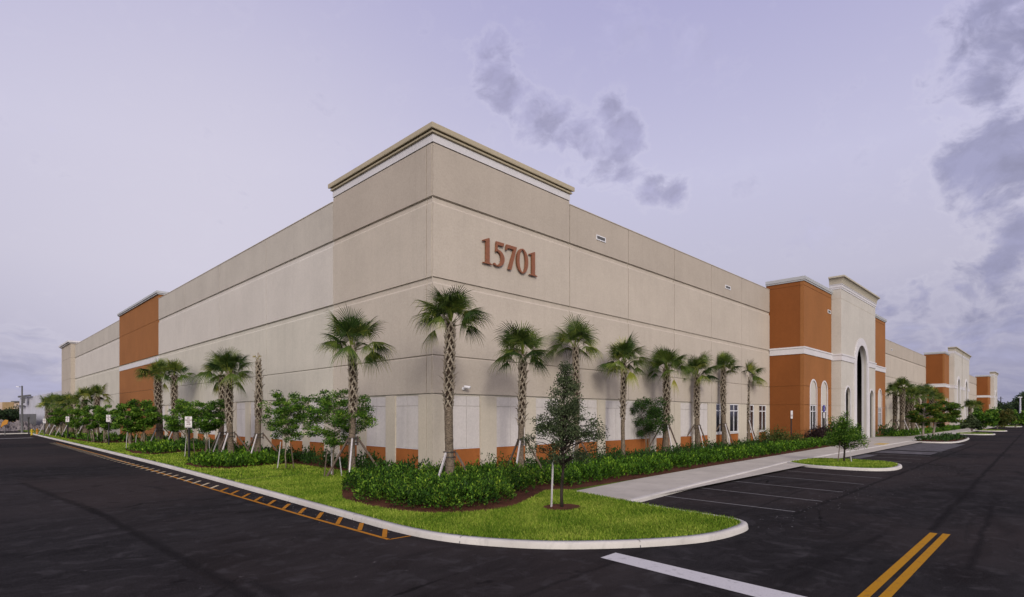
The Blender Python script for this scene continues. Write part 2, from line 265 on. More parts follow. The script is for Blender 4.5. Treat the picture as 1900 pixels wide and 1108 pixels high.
class G:
    """geometry collector -> one mesh object"""
    def __init__(s): s.bm = bmesh.new()
    def box(s, a, b):
        (x0, y0, z0), (x1, y1, z1) = a, b
        v = [s.bm.verts.new(p) for p in ((x0, y0, z0), (x1, y0, z0), (x1, y1, z0), (x0, y1, z0), (x0, y0, z1), (x1, y0, z1), (x1, y1, z1), (x0, y1, z1))]
        for f in ((0, 3, 2, 1), (4, 5, 6, 7), (0, 1, 5, 4), (1, 2, 6, 5), (2, 3, 7, 6), (3, 0, 4, 7)): s.bm.faces.new([v[i] for i in f])
        return s
    def bar(s, p, q, w_, h_=None, up=(0, 0, 1)):
        h_ = h_ or w_; p = Vector(p); q = Vector(q); d = (q - p).normalized(); u = Vector(up)
        if abs(d.dot(u)) > .98: u = Vector((1, 0, 0))
        x = d.cross(u).normalized(); y = x.cross(d)
        v = [s.bm.verts.new(c + x * (w_ / 2 * i) + y * (h_ / 2 * j)) for c in (p, q) for i, j in ((-1, -1), (1, -1), (1, 1), (-1, 1))]
        for f in ((0, 1, 2, 3), (7, 6, 5, 4), (0, 4, 5, 1), (1, 5, 6, 2), (2, 6, 7, 3), (3, 7, 4, 0)): s.bm.faces.new([v[i] for i in f])
        return s
    def tube(s, pts, rad, seg=10, cap=True):
        pts = [Vector(p) for p in pts]; rad = rad if isinstance(rad, (list, tuple)) else [rad] * len(pts); rings = []
        for i, p in enumerate(pts):
            d = (pts[min(i + 1, len(pts) - 1)] - pts[max(i - 1, 0)]).normalized()
            u = Vector((1, 0, 0)) if abs(d.x) < .9 else Vector((0, 1, 0)); x = d.cross(u).normalized(); y = d.cross(x)
            rings.append([s.bm.verts.new(p + (x * math.cos(2 * math.pi * k / seg) + y * math.sin(2 * math.pi * k / seg)) * rad[i]) for k in range(seg)])
        for a, b in zip(rings, rings[1:]):
            for k in range(seg): s.bm.faces.new((a[k], a[(k + 1) % seg], b[(k + 1) % seg], b[k]))
        if cap: s.bm.faces.new(rings[0]); s.bm.faces.new(rings[-1])
        return s
    def quad(s, pts): s.bm.faces.new([s.bm.verts.new(p) for p in pts]); return s
    def extrude(s, prof, a0, a1, fn):
        """closed profile [(d,z)] swept from a0 to a1; fn(a,d,z) -> xyz"""
        r0 = [s.bm.verts.new(fn(a0, d, z)) for d, z in prof]; r1 = [s.bm.verts.new(fn(a1, d, z)) for d, z in prof]; k = len(prof)
        for i in range(k): s.bm.faces.new((r0[i], r0[(i + 1) % k], r1[(i + 1) % k], r1[i]))
        t = tessellate_polygon([[Vector((d, z, 0)) for d, z in prof]])
        for tri in t:
            s.bm.faces.new([r0[i] for i in tri]); s.bm.faces.new([r1[i] for i in tri])
        return s
    def poly(s, loops, z0, z1, fn=None):
        """flat polygon with holes, thickness z0..z1 ; fn(x,y,z) -> xyz"""
        fn = fn or (lambda x, y, z: (x, y, z)); flat = [p for l in loops for p in l]
        tri = tessellate_polygon([[Vector((x, y, 0)) for x, y in l] for l in loops])
        top = [s.bm.verts.new(fn(x, y, z1)) for x, y in flat]
        for t in tri: s.bm.faces.new([top[i] for i in t])
        if z0 is not None:
            bot = [s.bm.verts.new(fn(x, y, z0)) for x, y in flat]
            for t in tri: s.bm.faces.new([bot[i] for i in reversed(t)])
            o = 0
            for l in loops:
                for i in range(len(l)):
                    j = (i + 1) % len(l); s.bm.faces.new((top[o + i], top[o + j], bot[o + j], bot[o + i]))
                o += len(l)
        return s
    def build(s, name, m, parent=None, smooth=False, bev=0):
        bmesh.ops.recalc_face_normals(s.bm, faces=s.bm.faces[:])
        if bev: bmesh.ops.bevel(s.bm, geom=[e for e in s.bm.edges if e.is_manifold and e.calc_face_angle(0) > .6], offset=bev, segments=2, affect='EDGES', profile=.6)
        me = bpy.data.meshes.new(name); s.bm.to_mesh(me); s.bm.free()
        return link(name, me, m, parent, smooth)
def sheet_up(o):
    me = o.data; bm = bmesh.new(); bm.from_mesh(me)
    for f in bm.faces:
        f.normal_update()
        if f.normal.z < 0: f.normal_flip()
    bm.to_mesh(me); bm.free(); return o
def at(px, py, z=.10):
    Z = F * (CAM.z - z) / (py - HOR); return CAM.xy.to_3d() + FW * Z + RT * ((px - CX) / F * Z) + UP * z
def deep(px, Z, z=0.):
    p = CAM + FW * Z + RT * ((px - CX) / F * Z); p.z = z; return p
def copy_tree(o, parent=None):
    c = o.copy(); col.objects.link(c); c.parent = parent
    for ch in [x for x in bpy.data.objects if x.parent == o]: copy_tree(ch, c)
    return c
LZ = .10     # level of lawns and walks above the road
# ------------------------------------------------------------------ ground, road, kerbs
g = G(); g.quad([(-700, -700, -.004), (1500, -700, -.004), (1500, 1500, -.004), (-700, 1500, -.004)]); tag(g.build('ground', M['asphalt_old']), kind='structure')
g = G(); g.poly([[(-9.35, -9.2), (-9.2, -30), (400, -30), (400, -3), (0, 5), (-2, 80), (-13, 80), (-10.7, 20), (-10.1, 7), (-9.45, -1)]], None, 0.0); sheet_up(tag(g.build('road', M['asphalt']), kind='structure'))
KERB = [(-5.3, 66), (-5.36, 41), (-5.42, 24), (-5.52, 11), (-5.65, 4.9), (-5.78, -.2), (-5.90, -3.9), (-5.97, -5.7), (-6.0, -7.0), (-5.88, -7.95), (-5.58, -8.75), (-5.02, -9.67), (-4.16, -10.42), (-3.5, -10.85), (-2.9, -11.15), (-2.4, -11.28), (-1.9, -11.33), (-1.3, -11.32), (-.95, -11.18), (-.72, -10.85), (-.66, -10.3), (-.58, -9.5), (-.45, -8.7), (-.32, -8.14)]
FRONT = [(-.32, -8.14), (1.79, -7.95), (4.1, -7.74), (9.27, -7.33), (13.6, -6.95), (22, -6.9), (200, -6.9)]
BACK = [(.02, -6.14), (3.7, -5.78), (8.7, -5.5), (14.5, -5.28), (23, -4.97), (30, -4.7), (34.2, -4.6), (36.4, -3.6), (37.6, -3.1), (49.2, -3.1), (50.5, -3.6), (52, -5.0), (97, -5.0), (101, -3.1), (123, -3.1), (125, -5), (168, -5), (172, -3.1), (200, -3.1)]
def smooth_path(P, n=3):
    for _ in range(n):
        Q = [P[0]]
        for a, b in zip(P, P[1:]): Q += [(a[0] * .75 + b[0] * .25, a[1] * .75 + b[1] * .25), (a[0] * .25 + b[0] * .75, a[1] * .25 + b[1] * .75)]
        P = Q + [P[-1]]
    return P
def offset(P, d, closed=False):
    out = []; n = len(P)
    for i in range(n):
        a = P[(i - 1) % n] if closed else P[max(i - 1, 0)]; b = P[(i + 1) % n] if closed else P[min(i + 1, n - 1)]
        t = Vector((b[0] - a[0], b[1] - a[1])).normalized(); out.append((P[i][0] - t.y * d, P[i][1] + t.x * d))
    return out
def kerb_run(P, closed=False, inward=1, h=LZ + .008, wd=.15):
    """profile: battered face, rounded nose, flat top; inward = side of the land"""
    prof = [(0, -.02), (.012, h - .035), (.028, h - .010), (.055, h), (wd, h), (wd, -.02)]
    g = G(); rings = [[g.bm.verts.new((x, y, z)) for x, y in offset(P, d * inward, closed)] for d, z in prof]; n = len(P)
    for a, b in zip(rings, rings[1:]):
        for i in range(n if closed else n - 1): j = (i + 1) % n; g.bm.faces.new((a[i], a[j], b[j], b[i]))
    return g
K = smooth_path(KERB)
# split the long kerb so that expansion joints show
tag(kerb_run(K, False, 1).build('kerb', M['kerb'], None, True), kind='structure')
jt = G(); acc = 0
for a, b in zip(K, K[1:]):
    L_ = math.hypot(b[0] - a[0], b[1] - a[1]); acc += L_
    if acc > 3.0:
        acc = 0; t = Vector((b[0] - a[0], b[1] - a[1])).normalized(); nrm = Vector((-t.y, t.x)); p = Vector(a)
        for z0, d0, z1, d1 in ((.0, -.003, LZ, .025), (LZ + .011, .02, LZ + .011, .152)):
            q0 = p + nrm * d0; q1 = p + nrm * d1
            jt.quad([(q0.x - t.x * .008, q0.y - t.y * .008, z0), (q0.x + t.x * .008, q0.y + t.y * .008, z0), (q1.x + t.x * .008, q1.y + t.y * .008, z1), (q1.x - t.x * .008, q1.y - t.y * .008, z1)])
tag(jt.build('kerb_joints', M['block']), kind='structure')
tag(kerb_run(FRONT, False, 1, LZ + .006, .14).build('walk_kerb', M['kerb'], None, False), kind='structure')
kin = offset(K, .145)
land = kin + BACK + [(200, 2), (1, 2), (1, 86), (-5.2, 86)]
g = G(); g.poly([land], None, LZ); sheet_up(tag(g.build('lawn', M['turf']), kind='structure'))
# concrete walk in slabs with open joints
def yat(P, x):
    for a, b in zip(P, P[1:]):
        if a[0] <= x <= b[0]: return a[1] + (b[1] - a[1]) * (x - a[0]) / (b[0] - a[0])
    return P[-1][1]
g = G(); x = .05
g.quad([(-.30, -8.0, LZ - .03), (200, -6.8, LZ - .03), (200, -3.1, LZ - .03), (.02, -6.14, LZ - .03)])
while x < 199:
    x2 = min(x + 1.52, 200); e = .008
    def fy(q): return yat(FRONT, q) + .147
    nb = 2 if (37.6 < x + .7 < 49.2 or 101 < x + .7 < 123) else 1
    for k in range(nb):
        f0 = [fy(x + e) + (yat(BACK, x + e) - fy(x + e)) * (k / nb), fy(x2 - e) + (yat(BACK, x2 - e) - fy(x2 - e)) * (k / nb)]
        f1 = [fy(x + e) + (yat(BACK, x + e) - fy(x + e)) * ((k + 1) / nb), fy(x2 - e) + (yat(BACK, x2 - e) - fy(x2 - e)) * ((k + 1) / nb)]
        g.poly([[(x + e, f0[0] + e), (x2 - e, f0[1] + e), (x2 - e, f1[1]), (x + e, f1[0])]], LZ - .035, LZ + .004)
    x = x2
g.poly([[(-.16, -7.95), (.05, -7.94), (.05, -6.15), (-.0, -6.14)]], LZ - .035, LZ + .004)
tag(g.build('sidewalk', M['concrete']), kind='structure')
# tactile ramp mat
g = G(); g.box((33.5, -6.7, LZ + .004), (35.2, -6.1, LZ + .02)); tag(g.build('tactile_mat', M['tac']), 'small yellow tactile mat on the walk near the entrance', 'tactile mat')
# islands
def island(P, name='island_kerb', lawn_m='turf'):
    P = smooth_path(P + [P[0]], 2)[:-1]
    tag(kerb_run(P, True, 1).build(name, M['kerb'], None, True), kind='structure')
    g = G(); g.poly([offset(P, .145, True)], None, LZ); sheet_up(tag(g.build('island_ground', M[lawn_m]), kind='structure'))
    return offset(P, .17, True)
ISL = []
ISL.append(island([(13.9, -6.9), (12.95, -7.9), (12.8, -9.3), (13.0, -10.3), (13.7, -10.85), (15.2, -10.9), (16.4, -10.65), (17.2, -10.0), (17.4, -9), (17.4, -7.9), (17.0, -6.9)]))
ISL.append(island([(41.2, -6.9), (40.9, -8), (41.0, -9), (42, -9.7), (46, -9.8), (52, -9.6), (54, -9.3), (54.5, -8), (54, -6.9)], 'island_kerb', 'mulch'))
ISL.append(island([(66, -6.9), (65.5, -9), (66.5, -10.2), (69, -10.3), (70.5, -9), (70.5, -6.9)]))
ISL.append(island([(84, -6.9), (83.5, -9), (84.5, -10.2), (87, -10.3), (88.5, -9), (88.5, -6.9)]))
ISL.append(island([(120, -6.9), (119.5, -9), (120.5, -10.2), (126, -10.3), (128.5, -9), (128.5, -6.9)]))
# painted markings: each run is one sheet lying 4 mm above the road
def marks(name, m, quads, z=.004):
    g = G()
    for q in quads: g.quad([(x, y, z) for x, y in q])
    return sheet_up(tag(g.build(name, m), kind='structure'))
def rect(x0, y0, x1, y1): return [(x0, y0), (x1, y0), (x1, y1), (x0, y1)]
def stripe(a, b, wd):
    a = Vector(a); b = Vector(b); t = (b - a).normalized(); n_ = Vector((-t.y, t.x)) * wd / 2
    return [tuple(a - n_), tuple(b - n_), tuple(b + n_), tuple(a + n_)]
marks('stop_line', M['p_white'], [[(-5.3, -15.6), (-4.80, -15.6), (-4.45, -10.52), (-4.86, -10.53)]])
marks('centre_line', M['p_yellow'], [rect(-12, -13.86, .84, -13.75), rect(-12, -14.04, .90, -13.93)])
stall = [(1.6, 1.45, -7.55, -11.25), (3.85, 3.5, -7.45, -11.22), (6.2, 5.75, -7.3, -11.12), (8.6, 8.15, -7.22, -11.1), (11.0, 10.5, -7.05, -11.1)]
marks('parking_lines', M['p_thin'], [stripe((a, y0), (b, y1), .055) for a, b, y0, y1 in stall])
marks('parking_lines', M['p_thin'], [stripe((x, -7.0), (x - .3, -10.6), .08) for x in (19.2, 21.6, 24.2, 28.2, 31.0, 34.0, 57.5, 60.3, 63, 73, 76, 79, 91, 94, 97, 100)])
marks('accessible_bay', M['asphalt_grey'], [rect(25.4, -10.4, 28.0, -7.0), rect(29.0, -10.4, 40.3, -7.0), rect(19.6, -8.4, 23.4, -7.0)], .0045)
marks('accessible_hatching', M['p_thin'], [stripe((x, -7.1), (x - 1.2, -10.3), .10) for x in (30.5, 32, 33.5, 35.4, 37, 38.6, 40)], .009)
tk = []; tk2 = []
y = -7.02
while y < 40:
    q = stripe((-6.39, y), (-5.99, y + .60), .085)
    (tk if y < 1.8 else tk2).append(q); y += .84
marks('fire_lane_line', M['p_orange'], [stripe((-6.42, -7.22), (-6.44, -4), .075), stripe((-6.44, -4), (-6.38, 2), .075), stripe((-6.38, 2), (-6.22, 9), .075), stripe((-6.22, 9), (-6.02, 20), .08), stripe((-6.02, 20), (-5.9, 40), .08), stripe((-6.44, -7.215), (-5.98, -7.235), .05)])
marks('fire_lane_ticks', M['p_orange'], tk, .008); marks('fire_lane_ticks', M['p_pale'], tk2, .008)
marks('far_stop_line', M['p_white'], [stripe((-11.5, 52), (-6.2, 53.5), .5)])
# mulch beds on the lawn
def bed(pts, z=LZ + .004): g = G(); g.poly([pts], None, z); return sheet_up(tag(g.build('mulch_bed', M['mulch']), kind='structure'))
def xy(px, py): p = at(px, py); return (p.x, p.y)
NEARBED = [xy(*p) for p in ((645, 882), (634, 905), (634, 926), (680, 939), (740, 949), (790, 954), (860, 952), (920, 947), (960, 938), (990, 923), (1010, 912), (1066, 907))]
bed(smooth_path(NEARBED, 2) + [(3.7, -5.75), (8.7, -5.47), (14.5, -5.25), (23, -4.94), (30, -4.67), (30.9, -2.3), (30.9, 0), (0, 0), (-.0, 2)] )
LB = [(-2.9, 1.0), (-3.6, .6), (-3.9, 1.4), (-3.3, 2.2), (-1.6, 2.8), (-1.55, 7), (-2.0, 7.6), (-4.3, 7.0), (-5.0, 8.2), (-4.9, 10.5), (-3.9, 12.2), (-2.2, 12.6), (-1.8, 18), (-2.4, 19), (-4.3, 17.5), (-4.9, 19.5), (-4.5, 24), (-2.6, 27), (-2.3, 33), (-4.2, 34), (-4.6, 44), (-4.4, 64), (0, 66), (0, 1.9)]
bed(LB, LZ + .0045)

# ------------------------------------------------------------------ warehouse
wh = empty('warehouse', (0, 0, 0), 0, 'long tan and orange tilt-up warehouse with the number 15701 on its corner tower', 'warehouse')
RW = lambda y0=0.: (lambda a, d, z: (a, y0 + d, z))     # faces looking towards -Y
LW = lambda x0=0.: (lambda a, d, z: (x0 + d, a, z))     # faces looking towards -X
zD, z3, zC, zC2, zE, zE2 = 2.89, 4.24, 6.95, 6.77, 9.74, 9.56
TH = .07
def clad(g, a0, a1, z0, z1, fn, gap=.014, thin=(), wide=()):
    """panel course: thin = narrow reveals, wide = (lo,hi) recessed courses; open joints at both ends"""
    ev = sorted([('t', z, z) for z in thin if z0 < z < z1] + [('w', a, b) for a, b in wide if z0 < a and b < z1], key=lambda e: e[1])
    prof = [(0, z0)]
    for k, a, b in ev:
        if k == 't': prof += [(0, a - .060), (.042, a - .014), (.042, a + .014), (0, a + .014)]
        else: prof += [(0, a - .065), (.050, a), (.050, b), (0, b)]
    prof += [(0, z1), (TH, z1), (TH, z0)]
    g.extrude(prof, a0 + gap, a1 - gap, fn)
gr = .022
def panel(nm, m, a, b, z0, z1, fn, thin=(), wide=()): g = G(); clad(g, a, b, z0, z1, fn, .020, thin, wide); g.build(nm, M[m], wh)
RJ = [0, 7.51, 12.18, 16.83, 21.44, 26.0, 31.05]
fR = RW(); fL = LW()
# right-hand (entrance) front
gu = G(); gm = G()
for i, (a, b) in enumerate(zip(RJ, RJ[1:])):
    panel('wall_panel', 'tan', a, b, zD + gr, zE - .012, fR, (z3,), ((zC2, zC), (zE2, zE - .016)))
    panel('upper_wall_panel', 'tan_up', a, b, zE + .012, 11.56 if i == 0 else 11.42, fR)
# left side of the corner tower (first 7.1 m), with its corner joint
for a, b in ((TH - .014, .37), (.37, 7.1)):
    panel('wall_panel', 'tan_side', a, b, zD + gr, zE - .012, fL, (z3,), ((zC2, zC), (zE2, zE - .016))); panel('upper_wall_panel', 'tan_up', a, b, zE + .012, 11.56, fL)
LJ = [7.1, 14.36, 21.58, 28.75, 35.79]
gm = G(); gu = G(); gl_ = G()
for a, b in list(zip(LJ, LJ[1:])) + [(50.25, 57.4), (57.4, 64.6), (64.6, 71.8), (71.8, 77.6)]:
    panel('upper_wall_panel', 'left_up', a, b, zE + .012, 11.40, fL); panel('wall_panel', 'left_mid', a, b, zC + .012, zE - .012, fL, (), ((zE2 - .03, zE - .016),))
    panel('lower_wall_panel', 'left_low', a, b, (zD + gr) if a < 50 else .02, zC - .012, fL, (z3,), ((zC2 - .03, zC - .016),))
# structural core just behind the cladding, and roof
g = G(); g.box((TH, TH, -.3), (200, 1.0, 11.38)); g.box((TH, 1.0, -.3), (1.0, 86, 11.36)); g.box((1.0, 85, -.3), (200, 86, 11.34)); g.box((199, 1, -.3), (200, 85, 11.34))
g.build('wall_core', M['left_low'], wh)
g = G(); g.box((1.0, 1.0, 10.6), (199, 85, 10.8)); g.build('roof', M['pale_conc'], wh)
# parapet of the corner tower
g = G(); g.box((TH, TH, 11.38), (7.48, .35, 12.0)); g.box((TH, .35, 11.38), (.35, 7.08, 12.0)); g.build('tower_parapet', M['tan_up'], wh)
def ell(g, prof):
    """mitred moulding round the tower corner; prof [(out,z)] ; out<0 is inside"""
    R0 = [(7.5, 0), (0, 0), (0, 7.1)]
    rows = []
    for o, z in prof:
        rows.append([g.bm.verts.new((7.5 + max(o, 0), -o, z)), g.bm.verts.new((-o, -o, z)), g.bm.verts.new((-o, 7.1 + max(o, 0), z))])
    k = len(rows)
    for i in range(k):
        a = rows[i]; b = rows[(i + 1) % k]
        for j in range(2): g.bm.faces.new((a[j], a[j + 1], b[j + 1], b[j]))
    g.bm.faces.new([r[0] for r in rows]); g.bm.faces.new([r[2] for r in rows])
g = G(); ell(g, [(.012, 11.60), (.012, 11.86), (-.2, 11.86), (-.2, 11.60)]); g.build('tower_frieze', M['white'], wh)
g = G(); ell(g, [(-.25, 11.86), (.02, 11.86), (.085, 11.885), (.085, 11.95), (.04, 11.97), (.04, 11.985), (.15, 11.99), (.16, 12.02), (.16, 12.17), (.14, 12.19), (-.25, 12.19)]); g.build('tower_cornice', M['olive'], wh)
# thin cap flashings on the plain parapets
for a_, b_ in (((7.5, -.02, 11.42), (31.05, .35, 11.455)), ((56.6, -.02, 11.42), (97.2, .35, 11.455)), ((122.3, -.02, 11.42), (169.8, .35, 11.455)), ((-.02, 7.13, 11.40), (.35, 35.79, 11.435)), ((-.02, 50.25, 11.40), (.35, 77.6, 11.435))):
    g = G(); g.box(a_, b_); g.build('parapet_cap', M['tan_up'], wh)
# base course: piers, blind bays, windows
def base_course(fn, a0, a1, bays, joints, pier_mat='cream', nm='base_piers'):
    cuts = sorted(joints); edges = [a0] + [e for b in bays for e in b[:2]] + [a1]
    for s0, s1 in zip(edges[0::2], edges[1::2]):
        sub = [s0] + [c for c in cuts if s0 + .03 < c < s1 - .03] + [s1]
        for i, (p, q) in enumerate(zip(sub, sub[1:])):
            pa = p + (.012 if i else 0); qa = q - (.012 if i < len(sub) - 2 else 0)
            g = G(); g.extrude([(0, -.2), (0, zD - .038), (.03, zD - .014), (TH, zD - .014), (TH, -.2)], pa, qa, fn); g.build('pier', M[pier_mat], wh)
    for b in bays:
        p, q, kind = b; c = (p + q) / 2; rec = .045
        if kind == 'win': window(fn, p, q, 1.02, zD - .03); 
        t = G(); zt = .92
        t.extrude([(rec, -.2), (rec, zt), (TH + .01, zt), (TH + .01, -.2)], p, q, fn); t.build('orange_base_panel', M['orange_base'], wh)
        if kind == 'win':
            t = G(); t.extrude([(-.01, zt), (-.01, zt + .07), (TH, zt + .07), (TH, zt)], p - .02, q + .02, fn); t.build('window_sill', M['white'], wh); continue
        t = G(); zb = 2.47
        cols_ = [(p + .012, c - .008), (c + .008, q - .012)] if q - p < 2 else [(p + .012, p + (q - p) * .22), (p + (q - p) * .22 + .016, p + (q - p) * .62), (p + (q - p) * .62 + .016, q - .012)]
        for u, v in cols_:
            t.extrude([(rec, zt + .03), (rec, zb - .02), (rec + .015, zb - .004), (TH + .01, zb - .004), (TH + .01, zt + .03)], u, v, fn)
        for u, v in (cols_ if q - p < 2 else [(p + .012, q - .012)]):
            t.extrude([(rec, zb + .012), (rec, zD - .05), (TH + .01, zD - .05), (TH + .01, zb + .012)], u, v, fn)
        bp = t.build('blind_window', M['panel'], wh)
        t = G(); t.extrude([(rec - .012, zt - .004), (rec - .006, zt + .022), (TH, zt + .022), (TH, zt - .004)], p + .004, q - .004, fn); t.build('ledge', M['white'], bp)
def window(fn, p, q, z0, z1, parent=None, rows=(2.42,), d0=.0):
    par = parent or wh
    g = G(); fwid = .055; c = (p + q) / 2
    def pc(a, b, zz0, zz1, o=.02): g.extrude([(d0 + o, zz0), (d0 + o, zz1), (d0 + .066, zz1), (d0 + .066, zz0)], a, b, fn)
    pc(p, p + fwid, z0, z1); pc(q - fwid, q, z0, z1); pc(p + fwid, q - fwid, z0, z0 + fwid); pc(p + fwid, q - fwid, z1 - fwid, z1)
    zs = [z0 + fwid] + list(rows) + [z1 - fwid]
    for r_ in rows: pc(p + fwid, q - fwid, r_ - .03, r_ + .03, .024)
    for a, b in zip(zs, zs[1:]): pc(c - .024, c + .024, a + (.03 if a in rows else 0), b - (.03 if b in rows else 0), .026)
    fr = g.build('window_frame', M['frame'], par)
    g = G(); g.extrude([(d0 + .058, z0 + .02), (d0 + .058, z1 - .02), (d0 + .0685, z1 - .02), (d0 + .0685, z0 + .02)], p + .02, q - .02, fn)
    g.build('pane', M['glass'], fr if parent is None else fr)
Rb = [(.90, 2.22, 'b'), (3.05, 4.68, 'b'), (5.3, 6.85, 'b'), (8.15, 9.6, 'b'), (10.21, 14.26, 'b'), (14.88, 16.32, 'b'), (17.53, 18.93, 'b'), (19.9, 21.0, 'b'), (22.1, 23.37, 'win'), (24.14, 25.5, 'win'), (26.85, 28.15, 'win'), (29.05, 30.4, 'win')]
base_course(fR, 0, 31.05, Rb, RJ[1:-1])
Lb = []
for k in range(5):
    for o in (.85, 2.96, 5.1) if k == 0 else (.84, 3.0, 5.22):
        s = o + (0 if k == 0 else 7.1 + (k - 1) * 7.22); Lb.append((s, s + 1.47, 'b'))
Lb = [b for b in Lb if b[1] < 35.7]
base_course(fL, TH, 35.79, Lb, [.37] + LJ[:-1])
# entrance blocks ------------------------------------------------------------------
def arch_pts(c, hw, z0, zs, n=18):
    """outline of an arched opening: springing at zs, half width hw"""
    return [(c - hw, z0)] + [(c - hw * math.cos(math.pi * i / n), zs + hw * math.sin(math.pi * i / n)) for i in range(n + 1)] + [(c + hw, z0)]
def moulding(x0, x1, y0, y1, prof, name, m):
    """three-sided mitred moulding round a block standing proud of a wall (y0 front, y1 back)"""
    g = G(); rows = []
    for o, z in prof: rows.append([g.bm.verts.new(p) for p in ((x0 - o, y1, z), (x0 - o, y0 - o, z), (x1 + o, y0 - o, z), (x1 + o, y1, z))])
    k = len(rows)
    for i in range(k):
        a, b = rows[i], rows[(i + 1) % k]
        for j in range(3): g.bm.faces.new((a[j], a[j + 1], b[j + 1], b[j]))
    g.bm.faces.new([r[0] for r in rows]); g.bm.faces.new([r[3] for r in rows]); return g.build(name, m, wh)
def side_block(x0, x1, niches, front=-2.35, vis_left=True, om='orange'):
    """orange block with belt, cap and arched niches that hold tall windows"""
    T = .24; fn = lambda a, zz, dd: (a, front + dd, zz)
    reveals = [1.05, zD, z3, 11.42]
    zs_ = [-.2] + reveals + [11.72]
    holes_z = (.55, 4.75)
    g = G()
    for z0, z1 in zip(zs_, zs_[1:]):
        a0 = z0 + .012; b0 = z1 - .012
        outer = [(x0, a0), (x1, a0), (x1, b0), (x0, b0)]
        # cut the niches out of every course
        segs = []; cur = x0
        lo = []
        for c, hw in niches:
            zsp = 4.68 - hw
            prof = [(c - hw, max(a0, .3)), ]
            if b0 <= zsp:
                if a0 >= .28: segs.append((cur, c - hw)); cur = c + hw
            elif a0 < zsp + hw:
                lo.append((c, hw, zsp))
        if lo and b0 < lo[0][2] + lo[0][1]:      # the joint crosses the arches: fill only between them
            zz_ = [a0 + (b0 - a0) * i / 14 for i in range(15)]
            wz = lambda q_, z: q_[1] if z <= q_[2] else math.sqrt(max(0, q_[1] ** 2 - (z - q_[2]) ** 2))
            bl = [None] + lo; br = lo + [None]
            for L_, R_ in zip(bl, br):
                lp = [(x0 if L_ is None else L_[0] + wz(L_, z), z) for z in zz_]; rp = [(x1 if R_ is None else R_[0] - wz(R_, z), z) for z in zz_]
                g.poly([lp + rp[::-1]], 0, T, fn)
        elif lo:
            pts = [(x0, a0)]
            for c, hw, zsp in lo:
                if a0 < zsp: pts += [(c - hw, a0)] + [(c - hw * math.cos(math.pi * i / 16), zsp + hw * math.sin(math.pi * i / 16)) for i in range(17)] + [(c + hw, a0)]
                else:
                    q = math.sqrt(max(hw * hw - (a0 - zsp) ** 2, 1e-4)); t0 = math.acos(min(1, q / hw))
                    pts += [(c - hw * math.cos(t0 + (math.pi - 2 * t0) * i / 12), zsp + hw * math.sin(t0 + (math.pi - 2 * t0) * i / 12)) for i in range(13)]
            pts += [(x1, a0), (x1, b0), (x0, b0)]
            g.poly([pts], 0, T, fn)
        else:
            segs.append((cur, x1))
            for p, q in segs: g.poly([[(p, a0), (q, a0), (q, b0), (p, b0)]], 0, T, fn)
    # centre joint strip is a shallow groove: left open between the courses; side walls
    g.build('block_wall', M['orange2'], wh)
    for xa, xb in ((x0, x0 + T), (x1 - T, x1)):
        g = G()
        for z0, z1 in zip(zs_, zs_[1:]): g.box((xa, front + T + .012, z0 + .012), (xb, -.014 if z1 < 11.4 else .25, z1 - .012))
        g.build('block_return', M[om], wh)  # side shade is put into this darker copy of the front's orange
    g = G(); g.box((x0 + .03, front + .03, -.2), (x0 + T - .02, .2 if 0 else -.02, 11.70)); g.box((x1 - T + .02, front + T, -.2), (x1 - .03, -.02, 11.70)); g.box((x0 + T, front + T + .16, -.2), (x1 - T, front + T + .2, 11.70))
    g.box((x0 + T, .2, 11.38), (x1 - T, .25, 11.70)); g.build('block_core', M['orange2'], wh)
    moulding(x0, x1, front, -.01, [(0, 6.52), (.05, 6.52), (.05, 6.90), (.09, 6.93), (.09, 7.04), (0, 7.04)], 'belt_course', M['white'])
    moulding(x0, x1, front, .26, [(-.1, 11.72), (.06, 11.72), (.07, 11.80), (.11, 11.82), (.13, 12.02), (.10, 12.05), (-.1, 12.05)], 'parapet_cap', M['metalcap'])
    for c, hw in niches:
        zsp = 4.68 - hw
        o = arch_pts(c, hw + .13, .3, zsp, 20); i_ = arch_pts(c, hw, .3, zsp, 20)
        g = G(); ring = [(o[k], i_[k]) for k in range(len(o))]
        for (a, b), (c2, d) in zip(ring, ring[1:]):
            g.poly([[a, c2, d, b]], -.022, -.0005, fn)
        fr = g.build('arch_trim', M['white'], wh)
        g = G(); g.poly([[(c - hw, zD + .02)] + arch_pts(c, hw, zD + .02, zsp, 16)[1:-1] + [(c + hw, zD + .02)]], .035, .07, fn); g.build('arch_infill', M['greige'], fr)
        window(lambda a, d, z: (a, front + .005 + d, z), c - hw + .01, c + hw - .01, .45, zD - .01)
